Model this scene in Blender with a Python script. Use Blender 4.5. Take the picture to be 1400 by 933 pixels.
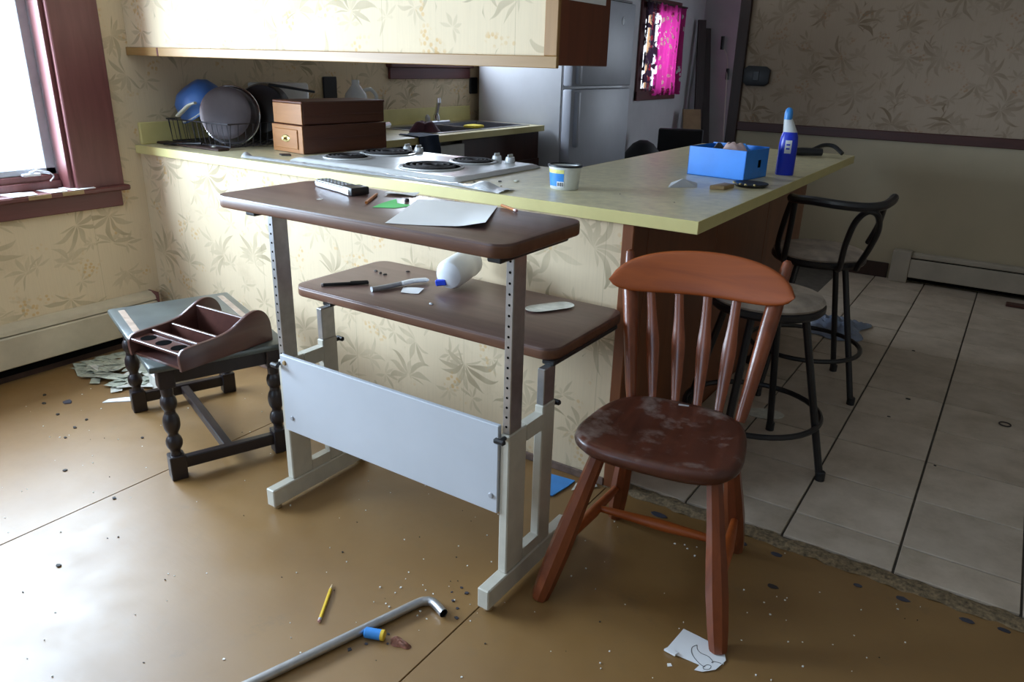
import bpy, bmesh, math, random
from mathutils import Vector, Matrix, Euler
random.seed(7)
sc = bpy.context.scene
for o in list(bpy.data.objects): bpy.data.objects.remove(o, do_unlink=True)
COL = sc.collection
PI = math.pi
R = math.radians

# ------------------------------------------------------------------ camera
cam = bpy.data.cameras.new('camera'); cam_o = bpy.data.objects.new('camera', cam); COL.objects.link(cam_o)
cam.sensor_fit = 'HORIZONTAL'; cam.sensor_width = 36.0; cam.lens = 1029.19 * 36.0 / 1400.0
cam.clip_start = 0.02; cam.clip_end = 100
_r = Vector((0.83218692, 0.55392979, 0.02503415)); _u = -Vector((0.212394, -0.27673177, -0.93718105)); _f = Vector((-0.51220476, 0.78522692, -0.34794392))
_m = Matrix((( _r.x, _u.x, -_f.x, 3.3647), (_r.y, _u.y, -_f.y, -2.002), (_r.z, _u.z, -_f.z, 1.3115), (0, 0, 0, 1)))
cam_o.matrix_world = _m
sc.camera = cam_o

# ------------------------------------------------------------------ world, light, exposure
w = bpy.data.worlds.new('overcast_sky'); sc.world = w; w.use_nodes = True
bg = w.node_tree.nodes['Background']; bg.inputs['Color'].default_value = (0.80, 0.90, 1.0, 1); bg.inputs['Strength'].default_value = 2.0
sc.view_settings.view_transform = 'Standard'; sc.view_settings.look = 'None'; sc.view_settings.gamma = 1.0
sc.view_settings.use_curve_mapping = False
sc.view_settings.exposure = 0.0

def area(name, loc, aim, sx, sy, power, col=(0.9, 0.95, 1.0), spread=180):
    l = bpy.data.lights.new(name, 'AREA'); l.shape = 'RECTANGLE'; l.size = sx; l.size_y = sy; l.energy = power; l.color = col
    l.spread = R(spread)
    o = bpy.data.objects.new(name, l); COL.objects.link(o); o.location = loc
    o.rotation_euler = (Vector(aim) - Vector(loc)).to_track_quat('-Z', 'Y').to_euler()
    return o
area('daylight_dining_window', (-0.24, -1.40, 1.21), (3.0, -1.40, 1.21), 2.15, 0.86, 262, (0.63, 0.805, 1.0))
area('daylight_sink_window', (-0.25, 2.08, 1.62), (3.0, 2.08, 1.2), 0.66, 0.70, 42, (0.74, 0.86, 1.0))
area('daylight_kitchen_window', (-0.25, 5.78, 1.45), (3.0, 5.78, 1.2), 0.8, 0.8, 16, (0.80, 0.88, 1.0))
area('added_rear_daylight', (1.3, -4.85, 1.45), (2.2, 0.0, 0.6), 1.5, 1.2, 26, (0.44, 0.68, 1.0))  # added fill from behind the camera for the half wall and cart
area('added_end_daylight', (2.6, 7.25, 1.45), (0.6, 4.5, 1.1), 1.15, 1.1, 26, (0.74, 0.85, 1.0))  # added unseen source that brightens the kitchen end

# ------------------------------------------------------------------ material helpers
def newmat(name):
    m = bpy.data.materials.new(name); m.use_nodes = True
    nt = m.node_tree; b = nt.nodes['Principled BSDF']
    return m, nt, b
class NT:
    def __init__(s, nt): s.nt = nt
    def n(s, t, **k):
        nd = s.nt.nodes.new(t)
        for a, v in k.items(): setattr(nd, a, v)
        return nd
    def l(s, a, b): s.nt.links.new(a, b)
    def math(s, op, a, b=None, c=None, clamp=False):
        nd = s.n('ShaderNodeMath', operation=op, use_clamp=clamp)
        for i, v in enumerate((a, b, c)):
            if v is None: continue
            if isinstance(v, (int, float)): nd.inputs[i].default_value = v
            else: s.l(v, nd.inputs[i])
        return nd.outputs[0]
    def coord(s, kind='Object'):
        return s.n('ShaderNodeTexCoord').outputs[kind]
    def mapping(s, v, scale=(1, 1, 1), loc=(0, 0, 0), rot=(0, 0, 0)):
        nd = s.n('ShaderNodeMapping'); nd.inputs['Scale'].default_value = scale; nd.inputs['Location'].default_value = loc; nd.inputs['Rotation'].default_value = rot
        s.l(v, nd.inputs['Vector']); return nd.outputs[0]
    def noise(s, v, scale=5, detail=3, rough=0.55, dist=0.0):
        nd = s.n('ShaderNodeTexNoise'); nd.inputs['Scale'].default_value = scale; nd.inputs['Detail'].default_value = detail
        nd.inputs['Roughness'].default_value = rough; nd.inputs['Distortion'].default_value = dist
        s.l(v, nd.inputs['Vector']); return nd.outputs['Fac']
    def ramp(s, f, stops):
        nd = s.n('ShaderNodeValToRGB'); e = nd.color_ramp.elements
        while len(e) < len(stops): e.new(0.5)
        for el, (p, c) in zip(e, stops):
            el.position = p; el.color = (c[0], c[1], c[2], 1) if not isinstance(c, (int, float)) else (c, c, c, 1)
        s.l(f, nd.inputs[0]); return nd.outputs[0]
    def mix(s, f, a, b, mode='MIX'):
        nd = s.n('ShaderNodeMix', data_type='RGBA', blend_type=mode)
        for i, v in ((0, f), (6, a), (7, b)):
            if isinstance(v, (int, float)): nd.inputs[i].default_value = v
            elif isinstance(v, tuple): nd.inputs[i].default_value = (v[0], v[1], v[2], 1)
            else: s.l(v, nd.inputs[i])
        return nd.outputs[2]
    def bump(s, h, strength=0.2, dist=0.01):
        nd = s.n('ShaderNodeBump'); nd.inputs['Strength'].default_value = strength; nd.inputs['Distance'].default_value = dist
        s.l(h, nd.inputs['Height']); return nd.outputs[0]
def plain(name, col, rough=0.5, metal=0.0, var=0.12, scale=14, bump=0.0, spec=0.5, alpha=None, trans=0.0):
    m, nt, b = newmat(name); t = NT(nt)
    c = t.coord(); f = t.noise(c, scale, 4)
    d = tuple(max(0, x * (1 - var)) for x in col); e = tuple(min(1, x * (1 + var)) for x in col)
    t.l(t.ramp(f, [(0.3, d), (0.7, e)]), b.inputs['Base Color'])
    b.inputs['Roughness'].default_value = rough; b.inputs['Metallic'].default_value = metal
    b.inputs['Specular IOR Level'].default_value = spec
    if trans: b.inputs['Transmission Weight'].default_value = trans
    if bump: t.l(t.bump(t.noise(c, scale * 6, 3), bump, 0.004), b.inputs['Normal'])
    return m
def wood(name, c1, c2, axis='x', scale=1.0, rough=0.35, dirt=None, bump=0.08, coat=0.0):
    m, nt, b = newmat(name); t = NT(nt)
    c = t.coord()
    s = {'x': (2.2, 26, 26), 'y': (26, 2.2, 26), 'z': (26, 26, 2.2)}[axis]
    v = t.mapping(c, tuple(k * scale for k in s))
    f = t.noise(v, 1.0, 5, 0.6, 0.6)
    f2 = t.noise(t.mapping(c, tuple(k * scale * 0.25 for k in s)), 1.0, 3)
    col = t.ramp(f, [(0.28, c1), (0.72, c2)])
    col = t.mix(t.ramp(f2, [(0.3, 0.0), (0.7, 0.55)]), col, c1)
    if dirt:
        g = t.noise(c, 9, 5, 0.65)
        col = t.mix(t.ramp(g, [(0.52, 0.0), (0.7, dirt[3])]), col, dirt[:3])
    t.l(col, b.inputs['Base Color']); b.inputs['Roughness'].default_value = rough
    b.inputs['Coat Weight'].default_value = coat; b.inputs['Coat Roughness'].default_value = 0.2
    if bump: t.l(t.bump(f, bump, 0.003), b.inputs['Normal'])
    return m

def fan_layer(t, uv, scale, seed, n, rad, width, spread):
    """mask of palm-like fans: each Voronoi cell carries one fan of pointed leaves"""
    mp = t.mapping(uv, (1, 1, 1), (seed, seed * 0.7, 0))
    dis = t.n('ShaderNodeTexNoise'); dis.inputs['Scale'].default_value = 9; dis.inputs['Detail'].default_value = 1
    t.l(mp, dis.inputs['Vector'])
    sub = t.n('ShaderNodeVectorMath', operation='SUBTRACT'); t.l(dis.outputs['Color'], sub.inputs[0]); sub.inputs[1].default_value = (.5, .5, .5)
    scl = t.n('ShaderNodeVectorMath', operation='SCALE'); t.l(sub.outputs[0], scl.inputs[0]); scl.inputs['Scale'].default_value = 0.045
    add = t.n('ShaderNodeVectorMath', operation='ADD'); t.l(mp, add.inputs[0]); t.l(scl.outputs[0], add.inputs[1])
    vo = t.n('ShaderNodeTexVoronoi', voronoi_dimensions='2D'); vo.inputs['Scale'].default_value = scale; vo.inputs['Randomness'].default_value = 0.75
    t.l(add.outputs[0], vo.inputs['Vector'])
    lo = t.n('ShaderNodeVectorMath', operation='SUBTRACT'); t.l(add.outputs[0], lo.inputs[0]); t.l(vo.outputs['Position'], lo.inputs[1])
    sx = t.n('ShaderNodeSeparateXYZ'); t.l(lo.outputs[0], sx.inputs[0])
    sc_ = t.n('ShaderNodeSeparateColor'); t.l(vo.outputs['Color'], sc_.inputs[0])
    r = t.math('SQRT', t.math('ADD', t.math('MULTIPLY', sx.outputs[0], sx.outputs[0]), t.math('MULTIPLY', sx.outputs[1], sx.outputs[1])))
    ang0 = t.math('ARCTAN2', sx.outputs[0], sx.outputs[1])          # 0 = up
    rot = t.math('MULTIPLY', t.math('SUBTRACT', sc_.outputs[0], 0.5), 2.4)
    flip = t.math('MULTIPLY', t.math('GREATER_THAN', sc_.outputs[1], 0.55), PI)
    a = t.math('ADD', t.math('ADD', ang0, rot), flip)
    a = t.math('WRAP', a, PI, -PI)
    sgn = t.math('SIGN', a)
    droop = t.math('MULTIPLY', t.math('MULTIPLY', r, r), 22.0)       # leaves bend outward with radius
    a2 = t.math('SUBTRACT', a, t.math('MULTIPLY', sgn, droop))
    k = t.math('MULTIPLY', a2, n / (2 * PI))
    idx = t.math('FLOOR', k)
    fr = t.math('ABSOLUTE', t.math('SUBTRACT', t.math('SUBTRACT', k, idx), 0.5))
    wn = t.n('ShaderNodeTexWhiteNoise', noise_dimensions='2D')
    cb = t.n('ShaderNodeCombineXYZ'); t.l(idx, cb.inputs[0]); t.l(t.math('MULTIPLY', sc_.outputs[2], 91.0), cb.inputs[1]); t.l(cb.outputs[0], wn.inputs['Vector'])
    L = t.math('MULTIPLY', t.math('ADD', t.math('MULTIPLY', wn.outputs['Value'], 0.6), 0.45), rad)
    q = t.math('DIVIDE', r, L)
    prof = t.math('MAXIMUM', t.math('SINE', t.math('MULTIPLY', t.math('MINIMUM', q, 1.0), PI)), 0.0)
    dist = t.math('MULTIPLY', t.math('MULTIPLY', fr, 2 * PI / n), r)   # metres from the leaf's midline
    e = t.math('SUBTRACT', t.math('MULTIPLY', prof, width), dist)
    msk = t.math('MULTIPLY', e, 1 / 0.0035, clamp=True)
    msk = t.math('MULTIPLY', msk, t.math('LESS_THAN', t.math('ABSOLUTE', a), spread))
    shade = t.math('ADD', t.math('MULTIPLY', wn.outputs['Value'], 0.6), 0.4)
    return t.math('MULTIPLY', msk, shade)

def wallpaper(name, base, leaf, flower, rough=0.75, stain=0.35):
    m, nt, b = newmat(name); t = NT(nt)
    c = t.coord()
    s = t.n('ShaderNodeSeparateXYZ'); t.l(c, s.inputs[0])
    u = t.math('ADD', s.outputs[0], s.outputs[1])
    cb = t.n('ShaderNodeCombineXYZ'); t.l(u, cb.inputs[0]); t.l(s.outputs[2], cb.inputs[1]); uv = cb.outputs[0]
    m1 = fan_layer(t, uv, 3.5, 3.1, 11, 0.155, 0.0125, 2.0)
    m2 = fan_layer(t, uv, 4.3, 17.7, 9, 0.125, 0.012, 1.8)
    m3 = fan_layer(t, uv, 6.0, 31.3, 8, 0.075, 0.008, 2.3)
    fade = t.ramp(t.noise(uv, 5.5, 2), [(0.35, 0.35), (0.65, 1.0)])
    mk = t.math('MAXIMUM', t.math('MAXIMUM', m1, t.math('MULTIPLY', m2, 0.75)), t.math('MULTIPLY', m3, 0.6))
    mk = t.math('MULTIPLY', mk, fade)
    # flower sprigs: small ochre dots gathered in patches
    vo = t.n('ShaderNodeTexVoronoi', voronoi_dimensions='2D'); vo.inputs['Scale'].default_value = 46; t.l(uv, vo.inputs['Vector'])
    dots = t.math('MULTIPLY', t.math('SUBTRACT', 0.38, vo.outputs['Distance']), 6.0, clamp=True)
    patch = t.ramp(t.noise(t.mapping(uv, (1, 1, 1), (4.4, 9.1, 0)), 7.5, 1), [(0.60, 0.0), (0.68, 1.0)])
    fl = t.math('MULTIPLY', dots, patch)
    streak = t.noise(t.mapping(uv, (190, 5, 1)), 1.0, 3, 0.7)
    bs = t.ramp(t.noise(uv, 2.2, 3), [(0.3, tuple(x * 0.93 for x in base)), (0.7, base)])
    bs = t.mix(t.ramp(streak, [(0.35, 0.10), (0.55, 0.0)]), bs, tuple(x * 0.55 for x in base))
    col = t.mix(t.math('MULTIPLY', mk, 0.80), bs, leaf)
    col = t.mix(t.math('MULTIPLY', fl, 0.55), col, flower)
    st = t.ramp(t.noise(uv, 3.4, 6, 0.7), [(0.55, 0.0), (0.8, stain)])
    col = t.mix(st, col, (0.30, 0.20, 0.10))
    # paper seams every 0.53 m
    sm = t.math('ABSOLUTE', t.math('SUBTRACT', t.math('FRACT', t.math('DIVIDE', u, 0.53)), 0.5))
    sm = t.math('LESS_THAN', sm, 0.0016)
    col = t.mix(t.math('MULTIPLY', sm, 0.45), col, (0.28, 0.22, 0.13))
    t.l(col, b.inputs['Base Color']); b.inputs['Roughness'].default_value = rough; b.inputs['Specular IOR Level'].default_value = 0.25
    t.l(t.bump(streak, 0.25, 0.0015), b.inputs['Normal'])
    return m

M = {}
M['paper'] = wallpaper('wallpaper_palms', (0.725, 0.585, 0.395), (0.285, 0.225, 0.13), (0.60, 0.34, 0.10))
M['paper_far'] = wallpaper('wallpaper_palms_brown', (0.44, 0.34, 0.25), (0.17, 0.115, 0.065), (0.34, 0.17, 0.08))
M['beige_wall'] = plain('beige_wall', (0.46, 0.39, 0.27), 0.7, var=0.06, scale=3)
M['white_wall'] = plain('white_wall', (0.66, 0.66, 0.68), 0.7, var=0.05, scale=4)
M['ceiling'] = plain('ceiling_paint', (0.72, 0.70, 0.66), 0.9, var=0.04)
M['plaster'] = plain('plaster', (0.40, 0.35, 0.28), 0.85, var=0.05, scale=3)
M['mahogany_trim'] = wood('mahogany_trim', (0.115, 0.034, 0.034), (0.195, 0.068, 0.064), 'z', 1, 0.42)
M['mahogany_trim_h'] = wood('mahogany_trim_horizontal', (0.100, 0.026, 0.024), (0.17, 0.050, 0.045), 'y', 1, 0.42)
M['rail_dark'] = wood('chair_rail_wood', (0.050, 0.013, 0.009), (0.095, 0.026, 0.018), 'x', 1, 0.45)
M['trim_dark'] = wood('dark_trim_wood', (0.030, 0.014, 0.010), (0.055, 0.024, 0.017), 'z', 1, 0.5)
M['oak'] = wood('oak_face_frame', (0.27, 0.145, 0.045), (0.42, 0.25, 0.09), 'x', 1, 0.45)
M['oak_v'] = wood('oak_face_frame_upright', (0.27, 0.135, 0.042), (0.42, 0.23, 0.08), 'z', 1, 0.45)
M['cab_side'] = wood('cabinet_side_stain', (0.11, 0.024, 0.008), (0.19, 0.046, 0.016), 'z', 0.7, 0.45)
M['bar_panel'] = wood('bar_panel_stain', (0.16, 0.05, 0.018), (0.29, 0.10, 0.035), 'z', 0.7, 0.4)
M['dark_cab'] = wood('dark_cabinet_wood', (0.040, 0.014, 0.009), (0.070, 0.026, 0.016), 'z', 0.8, 0.5)
M['chair_wood'] = wood('chair_wood', (0.25, 0.048, 0.007), (0.50, 0.115, 0.015), 'x', 0.9, 0.42)
M['chair_wood_v'] = wood('chair_wood_upright', (0.13, 0.028, 0.010), (0.32, 0.085, 0.026), 'z', 0.9, 0.3, coat=0.2)
M['chair_seat'] = wood('chair_seat_wood', (0.060, 0.018, 0.011), (0.14, 0.038, 0.020), 'y', 0.9, 0.33, dirt=(0.34, 0.28, 0.25, 0.75), coat=0.1)
M['lam'] = wood('desk_walnut_laminate', (0.095, 0.050, 0.043), (0.205, 0.125, 0.105), 'x', 0.8, 0.36)
M['lam_edge'] = wood('desk_edge_wood', (0.10, 0.040, 0.022), (0.23, 0.105, 0.055), 'x', 0.8, 0.4)
M['table_dark'] = wood('side_table_dark_wood', (0.010, 0.006, 0.008), (0.022, 0.013, 0.014), 'z', 1, 0.36)
M['table_top'] = plain('side_table_top_worn', (0.075, 0.085, 0.080), 0.30, var=0.3, scale=8)
M['inlay'] = plain('worn_inlay', (0.34, 0.25, 0.19), 0.4, var=0.25, scale=30)
M['caddy'] = wood('caddy_wood', (0.055, 0.020, 0.016), (0.11, 0.042, 0.032), 'y', 1, 0.32, coat=0.2)
M['box_wood_lit'] = wood('box_varnish_lit_front', (0.27, 0.105, 0.026), (0.42, 0.185, 0.052), 'x', 1, 0.42)  # box front coloured lighter for the window light falling on it
M['box_wood_shaded'] = wood('box_red_brown_shaded', (0.085, 0.026, 0.012), (0.16, 0.055, 0.026), 'y', 0.8, 0.42)  # rest of the box coloured darker for its unlit side
M['white_metal'] = plain('cream_painted_metal', (0.57, 0.54, 0.46), 0.42, var=0.07, scale=20)
M['panel_white'] = plain('desk_panel_white', (0.53, 0.56, 0.61), 0.38, var=0.03, scale=6)
M['steel'] = plain('brushed_steel', (0.50, 0.50, 0.51), 0.36, 0.9, var=0.12, scale=30)
M['chrome'] = plain('chrome', (0.75, 0.76, 0.78), 0.14, 1.0, var=0.05)
M['black'] = plain('black_plastic', (0.016, 0.016, 0.018), 0.4, var=0.2)
M['black_metal'] = plain('black_painted_metal', (0.014, 0.013, 0.015), 0.33, var=0.2)
M['hole'] = plain('hole_dark', (0.006, 0.006, 0.006), 1.0, var=0.1, spec=0.0)
M['counter'] = plain('counter_laminate', (0.66, 0.59, 0.37), 0.34, var=0.14, scale=26)
M['counter_edge'] = plain('counter_edge_yellow', (0.66, 0.58, 0.25), 0.42, var=0.05, scale=10)
M['white_enamel'] = plain('white_enamel', (0.66, 0.67, 0.66), 0.22, var=0.06, scale=18)
M['burner'] = plain('burner_coil', (0.018, 0.014, 0.013), 0.75, var=0.4, scale=60)
M['fridge'] = plain('fridge_grey', (0.42, 0.45, 0.52), 0.45, var=0.06, scale=5)
M['fridge_side'] = plain('fridge_side', (0.55, 0.57, 0.61), 0.42, var=0.05, scale=5)
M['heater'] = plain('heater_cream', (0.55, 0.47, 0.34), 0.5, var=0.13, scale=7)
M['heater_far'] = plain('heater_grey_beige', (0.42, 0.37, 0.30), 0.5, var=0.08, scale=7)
M['white_paper'] = plain('white_paper', (0.84, 0.85, 0.87), 0.8, var=0.02, scale=8)
M['paper_blue_print'] = plain('blue_cover', (0.035, 0.13, 0.42), 0.35, var=0.2)
M['green_note'] = plain('green_note', (0.10, 0.62, 0.16), 0.7, var=0.05)
M['scrap'] = plain('grey_green_scrap', (0.40, 0.42, 0.34), 0.8, var=0.35, scale=30)
M['scrap_light'] = plain('pale_scrap', (0.62, 0.61, 0.54), 0.8, var=0.2, scale=30)
M['pencil_yellow'] = plain('pencil_yellow', (0.78, 0.52, 0.04), 0.4, var=0.05)
M['pencil_orange'] = plain('pencil_orange', (0.50, 0.17, 0.035), 0.4, var=0.05)
M['pencil_wood'] = plain('bare_pencil_wood', (0.68, 0.50, 0.30), 0.7, var=0.05)
M['eraser'] = plain('eraser_pink', (0.55, 0.30, 0.26), 0.8, var=0.05)
M['bottle_white'] = plain('bottle_milky_white', (0.80, 0.82, 0.85), 0.3, var=0.02)
M['blue_cap'] = plain('blue_plastic', (0.015, 0.06, 0.62), 0.3, var=0.08)
M['blue_bottle'] = plain('deep_blue_plastic', (0.010, 0.030, 0.50), 0.3, var=0.1)
M['light_blue'] = plain('light_blue_plastic', (0.05, 0.28, 0.72), 0.35, var=0.08)
M['blue_card'] = plain('blue_card', (0.020, 0.24, 0.80), 0.36, var=0.1, scale=8)
M['blue_bowl'] = plain('blue_bowl', (0.07, 0.19, 0.52), 0.38, var=0.1, scale=10)
M['cream_plastic'] = plain('cream_plastic', (0.66, 0.66, 0.56), 0.4, var=0.06)
M['pot'] = plain('pot_aluminium', (0.065, 0.050, 0.050), 0.3, 0.5, var=0.15, scale=12)
M['wire'] = plain('dark_wire', (0.045, 0.04, 0.045), 0.5, 0.4, var=0.2)
M['foil'] = plain('crinkled_foil', (0.66, 0.68, 0.70), 0.3, 0.35, var=0.12, scale=40, bump=0.5)
M['cushion'] = plain('stool_cushion_worn', (0.42, 0.35, 0.29), 0.75, var=0.35, scale=12, bump=0.1)
M['tub'] = plain('tub_translucent', (0.72, 0.74, 0.72), 0.35, var=0.05)
M['tub_blue'] = plain('tub_label_blue', (0.04, 0.26, 0.70), 0.4, var=0.15)
M['tub_yellow'] = plain('tub_label_yellow', (0.70, 0.68, 0.22), 0.4, var=0.2, scale=60)
M['brass'] = plain('aged_brass', (0.42, 0.33, 0.14), 0.35, 0.8, var=0.2)
M['red_cloth'] = plain('dark_red_cloth', (0.075, 0.022, 0.035), 0.85, var=0.3)
M['navy_cloth'] = plain('navy_cloth', (0.020, 0.035, 0.075), 0.85, var=0.3)
M['yellow_sponge'] = plain('yellow_sponge', (0.72, 0.58, 0.05), 0.8, var=0.15)
M['sink_steel'] = plain('sink_steel', (0.42, 0.42, 0.46), 0.28, 0.9, var=0.15)
M['grey_plastic'] = plain('grey_plastic', (0.36, 0.37, 0.40), 0.35, var=0.1)
M['silver'] = plain('silver_plastic', (0.58, 0.59, 0.62), 0.28, 0.5, var=0.1)
M['chip_dark'] = plain('dark_chip', (0.035, 0.030, 0.028), 0.7, var=0.3)
M['chip_white'] = plain('white_chip', (0.80, 0.79, 0.75), 0.8, var=0.05)
M['chip_blue'] = plain('slate_chip', (0.045, 0.045, 0.065), 0.6, var=0.3)
M['tan'] = plain('tan_wood', (0.34, 0.23, 0.11), 0.6, var=0.15)
M['bag'] = plain('pale_plastic_film', (0.20, 0.25, 0.36), 0.2, var=0.2)
M['worn_base'] = plain('worn_brown_strip', (0.17, 0.11, 0.085), 0.7, var=0.5, scale=18)
M['rust'] = plain('rust_crust', (0.20, 0.075, 0.045), 0.8, var=0.5, scale=80)
M['skin_pink'] = plain('pink_cloth', (0.60, 0.42, 0.38), 0.8, var=0.15)
M['grout'] = plain('grout', (0.10, 0.085, 0.070), 0.85, var=0.25, scale=20)
M['strip'] = plain('ragged_carpet_strip', (0.22, 0.155, 0.085), 0.9, var=0.6, scale=90, bump=0.8)
M['seam'] = plain('seam_dark', (0.07, 0.05, 0.022), 0.8, var=0.2)
M['leather_chair'] = plain('black_upholstery', (0.012, 0.011, 0.014), 0.6, var=0.2)
M['dark_leather'] = plain('dark_board', (0.035, 0.025, 0.024), 0.6, var=0.2)
M['board'] = wood('rough_board', (0.028, 0.017, 0.016), (0.055, 0.034, 0.03), 'z', 1, 0.6)
M['pink_pane'] = plain('ink', (0.05, 0.05, 0.06), 0.8)

def floor_paint():
    m, nt, b = newmat('painted_plywood'); t = NT(nt); c = t.coord()
    a = t.noise(c, 1.6, 5, 0.6); g = t.noise(c, 16, 5, 0.7)
    col = t.ramp(a, [(0.3, (0.198, 0.100, 0.026)), (0.7, (0.265, 0.145, 0.046))])
    col = t.mix(t.ramp(g, [(0.55, 0.0), (0.78, 0.30)]), col, (0.16, 0.105, 0.045))
    d = t.noise(t.mapping(c, (1, 1, 1), (3.3, 1.2, 0)), 5, 6, 0.75)
    col = t.mix(t.ramp(d, [(0.60, 0.0), (0.72, 0.4)]), col, (0.12, 0.08, 0.04))
    t.l(col, b.inputs['Base Color'])
    t.l(t.ramp(t.noise(c, 7, 5, 0.7), [(0.3, 0.34), (0.7, 0.52)]), b.inputs['Roughness'])
    b.inputs['Specular IOR Level'].default_value = 0.55; b.inputs['Coat Weight'].default_value = 0.7; b.inputs['Coat Roughness'].default_value = 0.5
    sx = t.noise(t.mapping(c, (4, 45, 1), rot=(0, 0, R(-35))), 1.0, 4, 0.65)
    h = t.math('ADD', t.math('MULTIPLY', sx, 0.6), t.math('MULTIPLY', g, 0.5))
    t.l(t.bump(h, 0.14, 0.004), b.inputs['Normal'])
    return m
M['floor'] = floor_paint()
def tile_mat():
    m, nt, b = newmat('ceramic_tile'); t = NT(nt); c = t.coord()
    oi = t.n('ShaderNodeObjectInfo')
    off = t.n('ShaderNodeVectorMath', operation='SCALE'); off.inputs[0].default_value = (37, 21, 13); t.l(oi.outputs['Random'], off.inputs['Scale'])
    ad = t.n('ShaderNodeVectorMath', operation='ADD'); t.l(c, ad.inputs[0]); t.l(off.outputs[0], ad.inputs[1])
    a = t.noise(ad.outputs[0], 7, 5, 0.65)
    col = t.ramp(a, [(0.3, (0.40, 0.325, 0.245)), (0.5, (0.52, 0.43, 0.34)), (0.72, (0.62, 0.52, 0.425))])
    v = t.math('ADD', t.math('MULTIPLY', oi.outputs['Random'], 0.16), 0.92)
    col = t.mix(1.0, col, (1, 1, 1), 'MULTIPLY')
    hsv = t.n('ShaderNodeHueSaturation'); t.l(col, hsv.inputs['Color']); t.l(v, hsv.inputs['Value'])
    t.l(hsv.outputs[0], b.inputs['Base Color']); b.inputs['Roughness'].default_value = 0.36
    t.l(t.bump(a, 0.1, 0.004), b.inputs['Normal'])
    return m
M['tile'] = tile_mat()
def glass_mat():
    m, nt, b = newmat('window_glass'); t = NT(nt)
    nt.nodes.remove(b); out = nt.nodes['Material Output']
    tr = t.n('ShaderNodeBsdfTransparent'); gl = t.n('ShaderNodeBsdfGlossy'); gl.inputs['Roughness'].default_value = 0.03
    mx = t.n('ShaderNodeMixShader'); mx.inputs[0].default_value = 0.05
    t.l(tr.outputs[0], mx.inputs[1]); t.l(gl.outputs[0], mx.inputs[2]); t.l(mx.outputs[0], out.inputs['Surface'])
    return m
M['glass'] = glass_mat()
def lace_mat(name, base, tr_col, cut):
    m, nt, b = newmat(name); t = NT(nt); c = t.coord()
    s = t.n('ShaderNodeSeparateXYZ'); t.l(c, s.inputs[0])
    vo = t.n('ShaderNodeTexVoronoi', feature='F1'); vo.inputs['Scale'].default_value = 22; t.l(t.mapping(c, (0.2, 1, 0.8)), vo.inputs['Vector'])
    hole = t.math('LESS_THAN', vo.outputs['Distance'], cut)
    big = t.ramp(t.noise(c, 6, 2), [(0.42, 0.0), (0.5, 1.0)])
    hole = t.math('MULTIPLY', hole, big)
    al = t.math('SUBTRACT', 1.0, t.math('MULTIPLY', hole, 0.9))
    out = nt.nodes['Material Output']
    b.inputs['Base Color'].default_value = base; b.inputs['Roughness'].default_value = 0.8
    tl = t.n('ShaderNodeBsdfTranslucent'); tl.inputs['Color'].default_value = tr_col
    m1 = t.n('ShaderNodeMixShader'); m1.inputs[0].default_value = 0.35; t.l(b.outputs[0], m1.inputs[1]); t.l(tl.outputs[0], m1.inputs[2])
    tr = t.n('ShaderNodeBsdfTransparent'); m2 = t.n('ShaderNodeMixShader'); t.l(al, m2.inputs[0]); t.l(tr.outputs[0], m2.inputs[1]); t.l(m1.outputs[0], m2.inputs[2])
    t.l(m2.outputs[0], out.inputs['Surface'])
    return m
M['lace'] = lace_mat('magenta_lace', (0.40, 0.015, 0.16, 1), (0.62, 0.04, 0.32, 1), 0.42)
M['lace_dark'] = lace_mat('dark_lace', (0.03, 0.012, 0.03, 1), (0.03, 0.015, 0.03, 1), 0.62)

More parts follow.
